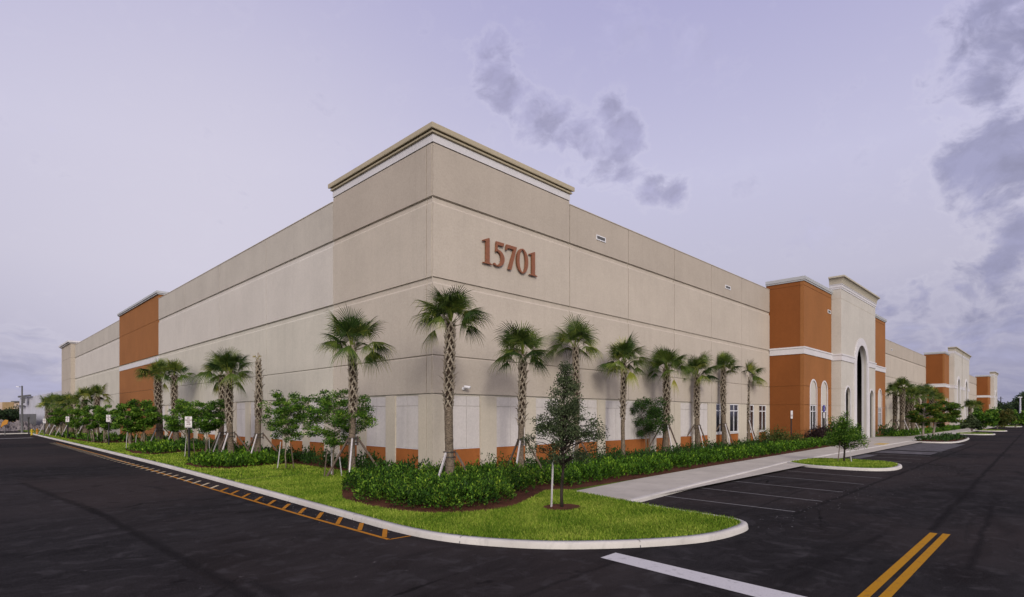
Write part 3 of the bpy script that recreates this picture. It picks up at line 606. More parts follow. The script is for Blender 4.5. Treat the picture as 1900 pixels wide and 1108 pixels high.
def portal(x0, x1, arches, front=-3.03, th=.8, thin=False, far=False):
    """white stone-coloured entrance slab; arches [(centre, half width, crown z, depth of trim)]"""
    fn = lambda a, zz, dd: (a, front + dd, zz); top = 12.1
    pts = [(x0, -.2)]
    for c, hw, zt in arches:
        zsp = zt - hw; pts += [(c - hw, -.2)] + [(c - hw * math.cos(math.pi * i / 24), zsp + hw * math.sin(math.pi * i / 24)) for i in range(25)] + [(c + hw, -.2)]
    pts += [(x1, -.2), (x1, top), (x0, top)]
    g = G(); g.poly([pts], 0, .15, fn); g.box((x0, front + .15, -.2), (x0 + .3, front + th, top)); g.box((x1 - .3, front + .15, -.2), (x1, front + th, top)); g.box((x0 + .3, front + .15, 11), (x1 - .3, front + th, top)); g.build('portal_wall', M['greige'], wh)
    g = G()
    for z in (zD, z3, 11.35):     # drip reveals, raised as fine lines
        cur = x0
        for c, hw, zt in arches:
            if z < zt - hw + .05: g.box((cur + .002, front - .006, z - .006), (c - hw - .36, front + .002, z + .006)); cur = c + hw + .36
        g.box((cur, front - .006, z - .006), (x1 - .002, front + .002, z + .006))
        g.box((x0 - .006, front + .0, z - .006), (x0 + .002, front + th - .01, z + .006))
    g.build('portal_reveal', M['olive'], wh)
    cur = x0; big = max(a[1] for a in arches)
    prof = [(0, 6.46), (.06, 6.46), (.06, 6.84), (.10, 6.87), (.10, 6.98), (0, 6.98)]
    m0 = [a for a in arches if a[1] == big][0]; tw = .62 if not thin else .45
    for p, q, l, r_ in ((x0, m0[0] - m0[1] - tw, 1, 0), (m0[0] + m0[1] + tw, x1, 0, 1)):
        rows = []; g = G()
        for o, z in prof:
            rows.append([g.bm.verts.new(v) for v in ([(p - o, front + th, z), (p - o, front - o, z)] if l else [(p, front - o, z)]) + ([(q, front - o, z)] if l else [(q + o, front - o, z), (q + o, front + th, z)])])
        for i in range(len(rows)):
            a, b = rows[i], rows[(i + 1) % len(rows)]
            for j in range(len(a) - 1): g.bm.faces.new((a[j], a[j + 1], b[j + 1], b[j]))
        g.bm.faces.new([r[0] for r in rows]); g.bm.faces.new([r[-1] for r in rows]); g.build('belt_course', M['white'], wh)
    for c, hw, zt in arches:
        t = tw if hw == big else .14; zsp = zt - hw; o = arch_pts(c, hw + t, -.1, zsp, 28); i_ = arch_pts(c, hw, -.1, zsp, 28)
        g = G()
        for k in range(len(o) - 1): g.poly([[o[k], o[k + 1], i_[k + 1], i_[k]]], -.10 if hw == big else -.05, -.0005, fn)
        if hw == big:
            q_ = arch_pts(c, hw + .12, -.1, zsp, 28)
            for k in range(len(o) - 1): g.poly([[q_[k], q_[k + 1], i_[k + 1], i_[k]]], .1505, .34, fn)
        g.build('arch_trim', M['white'], wh)
    yb = front + th
    moulding(x0, x1, front, yb + .02, [(-.2, 12.10), (.03, 12.10), (.03, 12.22), (.06, 12.24), (.06, 12.42), (.09, 12.44), (.09, 12.50), (-.2, 12.50)], 'portal_frieze', M['white'])
    cav = [(.10 + .22 * (1 - math.cos(t_ * math.pi / 2 / 6)), 12.54 + .42 * math.sin(t_ * math.pi / 2 / 6)) for t_ in range(7)]
    moulding(x0, x1, front, yb + .02, [(-.2, 12.50), (.10, 12.50)] + cav + [(.33, 13.0), (.31, 13.1), (-.2, 13.1)], 'portal_cornice', M['cornice'])
    # vestibule behind: soffit and sides coloured dark to imitate porch shade, glazed wall
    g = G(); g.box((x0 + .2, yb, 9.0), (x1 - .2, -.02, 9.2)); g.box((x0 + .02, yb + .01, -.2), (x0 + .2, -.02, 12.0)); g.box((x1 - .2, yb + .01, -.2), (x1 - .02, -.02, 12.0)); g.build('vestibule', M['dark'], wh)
    g = G(); g.poly([[(x0 + .2, -.1), (x1 - .2, -.1), (x1 - .2, 9.0), (x0 + .2, 9.0)]], 0, .03, lambda a, zz, dd: (a, -.35 + dd, zz)); gp_ = g.build('storefront_glass', M['glass'], wh)
    g = G(); xx = x0 + .3
    while xx < x1 - .3: g.box((xx, -.40, .0), (xx + .06, -.352, 9.0)); xx += 1.45
    for z in (.1, 2.55, 3.1, 6.0): g.box((x0 + .2, -.41, z), (x1 - .2, -.4005, z + .07))
    g.build('mullions', M['frame'], gp_)
    # canopy ceiling between glass and slab closes the top of the porch
def vent_at(name, x0, x1, z0, z1, y):
    g = G(); w_ = .045
    g.box((x0, y - .03, z0), (x1, y + .0, z0 + w_)); g.box((x0, y - .03, z1 - w_), (x1, y, z1)); g.box((x0, y - .03, z0 + w_), (x0 + w_, y, z1 - w_)); g.box((x1 - w_, y - .03, z0 + w_), (x1, y, z1 - w_))
    o = g.build(name, M['frame'], wh); g = G(); g.box((x0 + w_, y - .012, z0 + w_), (x1 - w_, y - .004, z1 - w_)); g.build('opening', M['block'], o)
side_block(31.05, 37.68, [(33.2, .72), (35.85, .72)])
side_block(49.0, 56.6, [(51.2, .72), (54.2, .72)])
portal(37.7, 48.95, [(39.6, .72, 4.4), (43.8, 1.75, 8.15), (47.45, .72, 4.4)])
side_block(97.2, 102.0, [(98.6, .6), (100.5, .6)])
portal(102.05, 111.3, [(106.7, 1.4, 8.15)], thin=True); portal(112.0, 122.0, [(117.0, 1.4, 8.15)], thin=True)
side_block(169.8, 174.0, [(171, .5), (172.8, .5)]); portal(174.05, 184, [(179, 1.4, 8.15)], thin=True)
# plain front beyond the entrances
for s, e, nn in ((56.6, 97.2, 8), (122.3, 169.8, 8), (184.1, 199.9, 3)):
    for i in range(nn):
        a = s + (e - s) * i / nn; b = s + (e - s) * (i + 1) / nn
        panel('wall_panel', 'tan', a, b, zD + gr, zE - .012, fR, (z3,), ((zC2, zC), (zE2, zE - .016))); panel('upper_wall_panel', 'tan_up', a, b, zE + .012, 11.42, fR); panel('lower_wall_panel', 'cream', a, b, -.2, zD, fR)
# orange strip and end tower on the long side
g = G()
for a, b in ((35.79, 43.0), (43.0, 50.25)):
    clad(g, a, b, zE + .012, 11.76, fL); clad(g, a, b, zC + .012, zE - .012, fL); clad(g, a, b, z3 + .012, 6.40, fL); clad(g, a, b, .95, z3 - .012, fL, thin=(zD,))
g.box((.01, 36, .1), (TH, 50, .95))
g.build('side_orange_wall', M['orange2'], wh)
g = G(); clad(g, 35.79, 50.25, 6.42, 6.82, LW(-.012), .002); g.build('side_belt', M['white'], wh)
g = G(); g.box((TH, 35.8, 11.3), (1.0, 50.2, 11.76)); g.build('side_parapet_core', M['orange2'], wh)
g = G(); g.box((-.10, 35.7, 11.762), (1.1, 50.35, 11.86)); g.box((-.16, 35.64, 11.86), (1.15, 50.41, 12.03)); g.build('side_parapet_cap', M['metalcap'], wh)
g = G()
for z0, z1 in ((-.2, zD), (zD, z3), (z3, zC), (zC, zE), (zE, 11.6)): g.box((-.45, 77.6, z0 + .012), (1.0, 85.9, z1 - .012))
g.box((-.42, 77.63, -.2), (.95, 85.8, 11.6)); g.build('end_tower_wall', M['tan_up'], wh)
g = G(); g.box((-.6, 77.45, 11.6), (1.1, 86.1, 11.74)); g.box((-.75, 77.3, 11.74), (1.2, 86.2, 11.95)); g.build('end_tower_cap', M['white'], wh)
# scuppers
for i, (x0, x1, z0, z1) in enumerate(((9.46, 10.2, 10.33, 10.56), (23.4, 24.2, 10.3, 10.53), (60.2, 61.0, 10.3, 10.53), (72, 72.8, 10.3, 10.53))): vent_at('scupper', x0, x1, z0, z1, 0)
vent_at('scupper', 36.7, 37.45, 10.15, 10.42, -2.35)
# address numerals ------------------------------------------------------------------
def arc(cx, cy, rx, ry, a0, a1, n): return [(cx + rx * math.cos(R(a0 + (a1 - a0) * i / n)), cy + ry * math.sin(R(a0 + (a1 - a0) * i / n))) for i in range(n + 1)]
one = [(0.03, 0), (.45, 0), (.45, .03), (.345, .05), (.325, .09), (.325, 1.0), (.28, 1.0), (.02, .87), (.02, .835), (.14, .86), (.16, .83), (.16, .09), (.14, .05), (.03, .03)]
seven = [(.00, .74), (.035, .74), (.07, .82), (.12, .84), (.36, .84), (.10, .0), (.25, .0), (.50, .93), (.50, .97), (.03, .97)]
five = [(.10, .97), (.47, .97), (.43, .84), (.17, .84), (.155, .68)] + arc(.14, .335, .34, .335, 84, -112, 22) + [(-.01, .045), (-.01, .10), (.03, .12)] + arc(.11, .33, .215, .275, -92, 82, 18) + [(.08, .56)]
zero = [arc(.28, .485, .28, .505, 0, 345, 26), arc(.28, .485, .145, .455, 0, 345, 26)]
num = [([one], .0, 1.13), ([five], .60, 1.16), ([seven], 1.23, 1.2), (zero, 1.83, 1.2), ([one], 2.54, 1.13)]
an = empty('address_number', (2.22, 0, 7.83)); an.parent = wh
for lp, ox, sx in num:
    g = G(); s = .98
    g.poly([[(ox + x * sx, y_ * s) for x, y_ in l] for l in lp], -.11, -.045, lambda x, z, d: (x, d, z))
    o = g.build('numeral', M['digits'], an)
    # stand-off pins hold the letters clear of the wall
g = G()
for ox in (.27, .95, 1.55, 1.94, 2.8):
    for zz in (.25, .75): g.box((ox - .01, -.045, zz), (ox + .01, .0, zz + .02))
g.build('standoff_pin', M['steel'], an)

# ------------------------------------------------------------------ foliage
def leaves(C, U, L, Wd, tint, name='leaf', fold=.18):
    """diamond leaves. C centres, U growing direction (unit), L length, Wd width (arrays)"""
    n = len(C); rnd = np.random.normal(size=(n, 3)); S = np.cross(U, rnd); S /= np.linalg.norm(S, axis=1, keepdims=True) + 1e-9
    N = np.cross(S, U); L = np.asarray(L).reshape(-1, 1) * np.ones((n, 1)); Wd = np.asarray(Wd).reshape(-1, 1) * np.ones((n, 1))
    b = C - U * L * .5; t = C + U * L * .5 - N * L * fold; m = C + N * L * fold * .5
    V = np.stack([b, m + S * Wd * .5, t, m - S * Wd * .5], 1).reshape(-1, 3)
    Fc = np.arange(4 * n).reshape(-1, 4)
    return V, Fc, tint
def unit(a): return a / (np.linalg.norm(a, axis=-1, keepdims=True) + 1e-9)
def leafobj(name, parts, m, parent=None):
    V = []; Fc = []; T = []; o = 0
    for v, f, t in parts: V.append(v); Fc.append(f + o); T.append(t); o += len(v)
    me = npmesh(name, np.concatenate(V), np.concatenate(Fc), np.concatenate(T)); return link(name, me, m, parent)
def inpoly(P, x, y):
    c = np.zeros(len(x), bool); n = len(P); j = n - 1
    for i in range(n):
        xi, yi = P[i]; xj, yj = P[j]
        k = ((yi > y) != (yj > y)) & (x < (xj - xi) * (y - yi) / (yj - yi + 1e-12) + xi); c ^= k; j = i
    return c
def edged(P, x, y):
    d = np.full(len(x), 1e9); n = len(P)
    for i in range(n):
        ax, ay = P[i]; bx, by = P[(i + 1) % n]; vx, vy = bx - ax, by - ay; t = np.clip(((x - ax) * vx + (y - ay) * vy) / (vx * vx + vy * vy + 1e-9), 0, 1)
        d = np.minimum(d, np.hypot(x - ax - t * vx, y - ay - t * vy))
    return d
def grass(P, dens, h, name, label=None, holes=(), wmul=1.0, fall=None):
    P = list(P); xs = [p[0] for p in P]; ys = [p[1] for p in P]; A = (max(xs) - min(xs)) * (max(ys) - min(ys)); n = int(A * dens)
    x = np.random.uniform(min(xs), max(xs), n); y = np.random.uniform(min(ys), max(ys), n); k = inpoly(P, x, y)
    for H in holes: k &= ~inpoly(H, x, y)
    if fall: k &= np.random.rand(n) < fall(x, y)
    x = x[k]; y = y[k]; n = len(x); dist = np.hypot(x - CAM.x, y - CAM.y)
    hh = h * np.random.uniform(.55, 1.3, n); wd = .0075 * wmul * np.clip(dist / 9, 1, 4); a = np.random.uniform(0, 6.283, n); lean = np.random.uniform(.15, .9, n) * hh; b = np.random.uniform(0, 6.283, n)
    z = np.full(n, LZ)
    p0 = np.stack([x - np.cos(a) * wd, y - np.sin(a) * wd, z], 1); p1 = np.stack([x + np.cos(a) * wd, y + np.sin(a) * wd, z], 1)
    p2 = np.stack([x + np.cos(b) * lean, y + np.sin(b) * lean, z + hh], 1)
    V = np.stack([p0, p1, p2], 1).reshape(-1, 3)
    patch = .5 + .5 * np.sin(x * 1.9 + np.sin(y * 1.3) * 2) * np.sin(y * 2.3 + np.sin(x * .9) * 2)
    t = np.clip(np.random.rand(n) * .65 + patch * .38, 0, 1); t[np.random.rand(n) < .05] = 1
    me = npmesh(name, V, np.arange(3 * n).reshape(-1, 3), t); return tag(link(name, me, M['blade']), kind='stuff', cat='grass', label=label)
def clump(cx, cy, r, h, n, ls, z0=LZ, upw=.6, flat=False):
    """one low bush: leaves on a lumpy half-dome, pointing out and up"""
    a = np.random.uniform(0, 6.283, n); e = np.arcsin(np.random.uniform(0, 1, n) ** .8); rr = np.random.uniform(.45, 1.0, n) ** .6
    bump_ = 1 + .22 * np.sin(a * 3 + cx * 5) * np.cos(e * 3 + cy * 7)
    d = np.stack([np.cos(a) * np.cos(e), np.sin(a) * np.cos(e), np.sin(e)], 1)
    C = np.stack([cx + d[:, 0] * r * rr * bump_, cy + d[:, 1] * r * rr * bump_, z0 + .04 + d[:, 2] * h * rr * bump_], 1)
    U = unit(d + np.array([0, 0, upw]) + np.random.normal(size=(n, 3)) * .38)
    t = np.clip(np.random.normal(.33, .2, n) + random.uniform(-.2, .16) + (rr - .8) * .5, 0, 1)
    return leaves(C, U, ls * np.random.uniform(.7, 1.3, n), ls * .5 * np.random.uniform(.8, 1.2, n), t)
def hedge(P, h, sp, n, ls, m, name, label, upw=.6, hv=.25, keep=.12, cat='hedge'):
    xs = [p[0] for p in P]; ys = [p[1] for p in P]; parts = []; x = min(xs)
    while x < max(xs):
        y = min(ys)
        while y < max(ys):
            px = x + random.uniform(-.35, .35) * sp; py = y + random.uniform(-.35, .35) * sp; A = (np.array([px]), np.array([py]))
            if inpoly(P, *A)[0] and edged(P, *A)[0] > keep:
                ds = math.hypot(px - CAM.x, py - CAM.y); f = max(.3, min(1, 13 / ds)); hh = h * random.uniform(1 - hv, 1 + hv)
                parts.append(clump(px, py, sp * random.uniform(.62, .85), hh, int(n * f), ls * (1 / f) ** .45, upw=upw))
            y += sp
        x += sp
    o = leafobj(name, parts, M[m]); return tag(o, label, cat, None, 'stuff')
# lawns
landp = list(land)
grass([p for p in kin if p[1] < 3] + [(.02, -6.14), (0, 0), (-.2, 3)], 2600, .055, 'grass', 'bright green lawn grass inside the curved white kerb at the corner', holes=(NEARBED, [(at(1043, 943).x + math.cos(a / 20 * 6.283) * .44, at(1043, 943).y + math.sin(a / 20 * 6.283) * .38) for a in range(20)]), fall=lambda x, y: np.clip(11 / np.hypot(x - CAM.x, y - CAM.y), .25, 1) ** 1.2)
sideP = [p for p in kin if p[1] > 2.9]
grass(sideP + [(-1.6, 3), (-1.6, 66)], 420, .06, 'grass', 'green lawn strip along the side kerb', holes=(LB,), wmul=1.1, fall=lambda x, y: np.clip(16 / np.hypot(x - CAM.x, y - CAM.y), .12, 1))
grass(ISL[0], 900, .06, 'grass', 'green grass on the kerbed parking island with a young tree', wmul=.9)
for I, l in ((ISL[2], 'first small grass island beyond the planter island'), (ISL[3], 'second small grass island beyond the planter island'), (ISL[4], 'far grass island near the third entrance')): grass(I, 120, .08, 'grass', l, wmul=1.2)
# hedges
near_hedge = [xy(*p) for p in ((650, 880), (638, 900), (640, 921), (690, 938), (760, 948), (840, 951), (900, 945), (945, 934), (978, 916), (1000, 903), (1040, 907), (1066, 904))] + [(1.2, -5.4), (1.2, -2.4), (0, -1.2), (-1.4, -.3), (-2.4, .3)]
hedge(near_hedge, .44, .40, 260, .068, 'l_hedge', 'hedge', 'bright green bushy hedge filling the bed at the building corner', .35, .34)
walkH = [(1.0, -5.65), (3.7, -5.45), (8.7, -5.2), (14.5, -4.95), (23, -4.7), (30, -4.35), (34, -4.2), (34, -3.3), (30, -3.0), (23, -3.1), (14.5, -3.1), (8.7, -3.2), (3.7, -3.4), (1.0, -3.6)]
hedge(walkH, .44, .42, 210, .072, 'l_fern', 'hedge', 'light green leafy hedge running beside the sidewalk', .8, .2, .08)
hedge([(-.2, -1.6), (1.4, -2.6), (3.7, -3.2), (23, -2.9), (30.5, -2.6), (30.5, -.5), (23, -.5), (1.5, -.6), (-.2, -.7)], .44, .55, 130, .075, 'l_dark', 'low_shrubs', 'dark green shrubs against the tan front wall behind the hedge', .6, .5, .1, 'shrubs')
hedge([(-1.55, -.3), (-.35, -.4), (-.35, 35), (-1.5, 35), (-1.4, 20), (-1.35, 3)], .50, .42, 130, .085, 'l_dark', 'low_shrubs', 'dark green shrub row at the foot of the side wall', .6, .4, .05, 'shrubs')
hedge([(-2.0, 7.7), (-4.2, 7.2), (-4.85, 8.3), (-4.75, 10.5), (-3.8, 12.0), (-1.5, 12.4), (-1.5, 7.7)], .40, .36, 150, .09, 'l_fern', 'groundcover_bed', 'rounded bed of bright ferny groundcover around the bare palm and twin palms', .7, .3, .1, 'shrubs')
hedge([(-2.4, 19.1), (-4.2, 17.8), (-4.75, 19.6), (-4.4, 24), (-2.6, 26.6), (-1.5, 26.6), (-1.5, 19)], .42, .48, 110, .10, 'l_fern', 'groundcover_bed', 'second groundcover bed along the side lawn, below two leaning palms', .7, .3, .1, 'shrubs')
hedge([(-4.1, 34.5), (-4.5, 44), (-4.3, 64), (-1.2, 64), (-1.2, 34.5)], .45, .7, 60, .14, 'l_hedge', 'groundcover_bed', 'far groundcover bed at the end of the side lawn', .7, .3, .1, 'shrubs')
hedge([(51, -4.9), (97, -4.9), (97, -3.4), (51, -3.4)], .5, .6, 80, .12, 'l_fern', 'hedge', 'light green hedge past the first entrance', .8, .2, .05)
hedge([(51, -3.3), (58, -3.3), (58, -1), (57, -.6), (51, -2.5)], .95, .7, 120, .11, 'l_dark', 'low_shrubs', 'dark shrubs just right of the first entrance', .6, .3, .05, 'shrubs')
hedge([p for p in offset(ISL[1], .25, True)], .32, .7, 90, .10, 'l_dark', 'low_shrubs', 'dark low shrubs in the planter island under the twin trees', .6, .4, .05, 'shrubs')
hedge([(124, -4.9), (166, -4.9), (166, -1), (124, -1)], .9, 1.4, 60, .24, 'l_dark', 'low_shrubs', 'far shrubs beyond the second entrance', .6, .4, .05, 'shrubs')

# ---------------- palms
def frond_geo(V, Fc, T, base, d, pet, fan, droop, rng, nseg=34, closed=0.0, ymix=0.0):
    """costapalmate frond: petiole from base along d, then a pleated fan. closed 0..1 folds it"""
    d = d.normalized(); side = d.cross(UP)
    if side.length < .05: side = RT.copy()
    side.normalize(); side = (Matrix.Rotation(rng.uniform(-.5, .5), 3, d) @ side).normalized()
    p1 = base + d * pet * .6; d2 = (d + Vector((0, 0, -droop * .5))).normalized(); tip = p1 + d2 * pet * .4; w_ = .014
    nrm = side.cross(d2).normalized()
    if nrm.z < 0: nrm = -nrm
    o = len(V); V += [base - side * w_ * 1.6, base + side * w_ * 1.6, p1 + side * w_, p1 - side * w_, tip + side * w_ * .7, tip - side * w_ * .7]
    Fc += [(o, o + 1, o + 2, o + 3), (o + 3, o + 2, o + 4, o + 5)]; T += [.72, .72]
    tint0 = rng.uniform(.12, .6) + ymix; span = R(118) * (1 - closed * .75)
    for i in range(nseg):
        u = (i + .5) / nseg * 2 - 1; ang = u * span; L = fan * (1 - .30 * abs(u) ** 2) * rng.uniform(.86, 1.08)
        cup = -.34 * abs(u) - closed * .5
        dr = (d2 * math.cos(ang) + side * math.sin(ang)); dr = (dr + nrm * cup * (1 if abs(u) > .02 else 0) + Vector((0, 0, -droop * .35))).normalized()
        orth = dr.cross(nrm).normalized(); wd = L * .38 * span / nseg * 1.0
        a0 = tip; a1 = tip + dr * L * .38; zd = (1 if i % 2 else -1) * .006
        a2 = tip + dr * L * .78 + Vector((0, 0, -1)) * (L * (.03 + droop * .10)); a3 = tip + dr * L * 1.0 + Vector((0, 0, -1)) * (L * (.10 + droop * .30) * rng.uniform(.5, 1.6))
        o = len(V)
        V += [a0, a1 + orth * wd + nrm * zd, a1 - nrm * wd * .8, a1 - orth * wd + nrm * zd, a2 + orth * wd * .5, a2 - orth * wd * .5, a3]
        Fc += [(o, o + 1, o + 2, o + 2), (o, o + 2, o + 3, o + 3), (o + 1, o + 4, o + 5, o + 2), (o + 2, o + 5, o + 3, o + 3), (o + 4, o + 6, o + 5, o + 5)]
        t = max(0, min(1, tint0 + rng.uniform(-.12, .16))); T += [t, t, t, t, min(1, t + .15)]
def fixtri(Fc): return [tuple(dict.fromkeys(f)) for f in Fc]
def polymesh(name, V, Fc, T):
    me = bpy.data.meshes.new(name); me.from_pydata([tuple(v) for v in V], [], fixtri(Fc)); me.update()
    a = me.attributes.new('tint', 'FLOAT', 'FACE'); a.data.foreach_set('value', np.asarray(T, np.float32)); return me
def palm(loc, h, label, seed, crown_r=1.0, nf=17, lean=(0, 0), custom=(), rad=.13, boots=.5, cat='palm tree', group='sabal palms along the building', yellow=0, stump=False, up=.0, seg=34):
    """h = height of the bud; crown_r about petiole+fan. custom = ((dx,dz,dy,pet,fan,droop,closed),...) in camera right/up/away"""
    rng = random.Random(seed); root = empty('palm_tree', loc, 0, label, cat, group); H = h
    def ax(t): return Vector((lean[0] * t * t + .04 * math.sin(t * 5 + seed), lean[1] * t * t + .04 * math.cos(t * 4 + seed), t * H))
    def rd(t):
        r = rad * (1.18 - .30 * min(1, t * 5)) if t < .2 else rad * .88
        return r * (1 + .16 * max(0, math.sin((t - boots) / (1.001 - boots) * math.pi)) if t > boots else 1) if not stump or t < .6 else r * (1.12 - (t - .6) * 1.3)
    n = 40; cut = int(boots * n) + 1; g = G(); g.tube([ax(i / n) + Vector((0, 0, -.12 if i == 0 else 0)) for i in range(cut + 1)], [rd(i / n) * (1 + .035 * math.sin(i * 2.4)) for i in range(cut + 1)], 14)
    tr = g.build('trunk', M['trunk'], root, True); g = G(); g.tube([ax(i / n) for i in range(cut - 1, n + 1)], [rd(i / n) * .80 for i in range(cut - 1, n + 1)], 12); g.build('trunk_core', M['trunk_in'], tr, True)
    # old leaf bases: forked straps crossing round the upper trunk
    V = []; Fc = []; nb = int((1 - boots) * H * 33); e = (.08 if not stump else .0)
    for k in range(nb):
        t = boots + (1.0 - boots) * k / nb; a = k * 2.39996 + seed; c = ax(t); r = rd(t); od = Vector((math.cos(a), math.sin(a), 0)); tg = Vector((-od.y, od.x, 0)); s_ = rng.uniform(.85, 1.2)
        L = .21 * s_; out = rng.uniform(.035, .085) if rng.random() > .12 else .16
        for sg in (-1, 1):
            b0 = c + od * r * .82 + tg * sg * .105; b1 = c + od * r * .86 + tg * sg * .055; m0 = c + od * (r + out * .35) + tg * sg * .045 + UP * L * .55; m1 = c + od * (r + out * .35) + tg * sg * .002 + UP * L * .6
            q0 = c + od * (r + out) - tg * sg * .012 + UP * L * 1.0; q1 = c + od * (r + out) - tg * sg * .045 + UP * L * .98; i0 = c + od * (r * .8) + UP * L * .4
            o = len(V); V += [b0, b1, m1, m0, q1, q0, i0]; Fc += [(o, o + 1, o + 2, o + 3), (o + 3, o + 2, o + 4, o + 5), (o, o + 3, o + 6), (o + 2, o + 6, o + 4)]
    me = bpy.data.meshes.new('leaf_bases'); me.from_pydata([tuple(v) for v in V], [], Fc); link('leaf_bases', me, M['boot'], root)
    if stump:
        g = G()
        for dx, dy, hh, ww in ((0, 0, .42, .035), (.05, .02, .22, .02), (-.05, .03, .30, .018), (.03, -.05, .16, .02)): g.bar(ax(1) + Vector((dx * .5, dy * .5, -.1)), ax(1) + Vector((dx * 2, dy * 2, hh)), ww)
        g.build('cut_petioles', M['boot'], root); V = []; Fc = []; T = []
        for k in range(4): frond_geo(V, Fc, T, ax(1) + Vector((0, 0, .1)), Vector((rng.uniform(-.6, .6), rng.uniform(-.6, .6), 1)), .15, .22, .6, rng, 9, .8, .5)
        link('dead_fronds', polymesh('dead_fronds', V, Fc, T), M['frond_y'], root); return root
    V = []; Fc = []; T = []; top = ax(1)
    nf = int(nf * 1.6)
    for k in range(nf):
        u = k / nf; a = k * 2.39996 + seed * 1.3; el = R(86 - 70 * u ** 1.35 + rng.uniform(-13, 13)) if not up else R(86 - 50 * u ** 1.3 + rng.uniform(-12, 12)) ; d = Vector((math.cos(a) * math.cos(el), math.sin(a) * math.cos(el), math.sin(el)))
        s_ = crown_r * rng.uniform(.88, 1.12); pet = s_ * (rng.uniform(.34, .66) if u > .25 else rng.uniform(.25, .5)); fan = s_ * rng.uniform(.58, .74)
        frond_geo(V, Fc, T, top + Vector((0, 0, -.10 * u)), d, pet, fan, .15 + .75 * u * rng.uniform(.5, 1.3), rng, seg, rng.choice((0, .1, .3, .5)) if u > .2 else rng.uniform(.35, .7), rng.choice((0, 0, 0, .25)))
    for (dx, dz, dy, pet, fan, dr, cl) in custom:
        frond_geo(V, Fc, T, top + Vector((0, 0, -.12)), RT * dx + UP * dz + FW * dy, pet, fan, dr, rng, seg, cl, .05)
    link('crown', polymesh('crown', V, Fc, T), M['frond'], root)
    if yellow:
        V = []; Fc = []; T = []
        for k in range(yellow):
            a = rng.uniform(0, 6.28); el = R(rng.uniform(-50, -5)); frond_geo(V, Fc, T, top + Vector((0, 0, -.2)), Vector((math.cos(a) * math.cos(el), math.sin(a) * math.cos(el), math.sin(el))), .38 * crown_r, .5 * crown_r, 1.0, rng, 18, .4)
        link('yellowing_fronds', polymesh('yellowing_fronds', V, Fc, T), M['frond_y'], root)
    return root
def brace(loc, h, label, az=0., n=3, spread=.75, rad=.14, white=1, group='timber braces propping the palms'):
    """leaning timbers strapped to battens on a trunk"""
    root = empty('tree_brace', loc, 0, label, 'tree brace', group)
    for k in range(n):
        a = az + k * 2 * math.pi / n; od = Vector((math.cos(a), math.sin(a), 0)); tg = Vector((-od.y, od.x, 0))
        g = G(); g.bar(od * (rad + .045) + UP * h, od * (rad + spread) + UP * -.05, .06, .045, tg); g.build('timber', M['lumber'] if (k == 0 and white) else M['lumber_dark'], root)
        g = G(); g.bar(od * (rad + .022) + UP * (h - .22), od * (rad + .022) + UP * (h + .08), .075, .035, od); g.build('batten', M['lumber_dark'], root)
    for z in (h - .13, h + .02):
        g = G(); g.tube([(0, 0, z - .012), (0, 0, z + .012)], rad + .046, 18, False); g.build('strap', M['black'], root)
    return root
def pp(px, base, dy=0): return at(px, base)
AZC = math.atan2(-FW.y, -FW.x)     # azimuth towards the camera
# right-hand row (px, base row, bud row on photo), seed, crown size
def zat(px, py, loc): Z = (Vector(loc) - CAM).dot(FW); return CAM.z - (py - HOR) * Z / F - loc[2]
RP = [
 (834, 899, 598, 3, 1.18, 18, 'tallest palm, in front of the building corner, with a ragged upright crown', ((-.95, .75, 0, .62, .62, .9, .3), (.8, .75, .1, .75, .55, .1, .82), (.9, .2, 0, .55, .62, .8, 0), (-.75, 1.2, 0, .7, .6, .3, .5), (-.6, .0, 0, .5, .6, 1.0, .2)), 0, .14, .46),
 (968, 882, 658, 11, 1.15, 14, 'palm right of the corner one, a single fan hanging off to its left', ((-1, -.10, -.2, .55, .52, .75, .15), (1, .05, -.3, .5, .66, .9, 0), (-.85, .85, -.2, .65, .55, .1, 0), (.9, .5, 0, .6, .5, .4, .1)), 0, .115, .40),
 (1068, 862, 645, 19, 1.2, 13, 'palm rising behind the small dark oak', ((-1, .25, -.2, .95, .7, .9, .2), (.9, .5, 0, .7, .75, 1.1, 0)), 0, .125, .40),
 (1157, 855, 674, 23, 1.25, 15, 'slender-trunked palm without braces, next to the feathery small tree', ((-1, .35, 0, .75, .65, .7, 0), (.9, .1, -.2, .6, .65, 1.0, 0)), 1, .10, .42),
 (1236, 845, 686, 31, 1.3, 16, 'palm with a thick dark lower trunk, partly behind the feathery small tree', ((-.8, .1, 0, .6, .6, 1.1, .1),), 1, .17, .38),
 (1294, 836, 695, 41, 1.32, 16, 'palm midway along the front wall, between blank wall bays', ((-1, .1, 0, .85, .65, .9, 0), (1, .3, 0, .8, .6, .8, 0)), 0, .16, .42),
 (1343, 831, 686, 47, 1.25, 13, 'palm before the first dark windows', (), 0, .155, .42),
 (1387, 825, 700, 53, 1.45, 13, 'last palm of the front row, nearest the orange block', ((1, .0, 0, .8, .55, .8, .1), (.8, .9, 0, .8, .7, .2, .2)), 0, .16, .38)]
for i, (px, b_, bud, sd_, cr, nf, lab, cu, ye, rad, bo) in enumerate(RP):
    loc = pp(px, b_); h = zat(px, bud, loc); palm(loc, h, lab, sd_, cr, nf, (.05, .03), cu, rad, bo, yellow=ye, up=float(i == 0))
    hb = zat(px, [840, 817, 815, 0, 789, 790, 787, 780][i], loc)
    if i not in (3,): brace(loc, hb, 'timber brace propping the ' + lab.split(',')[0], AZC + (-.45 if i == 0 else (-.3 if i < 3 else .05)), 3, .55 * hb + .1, rad * 1.05)
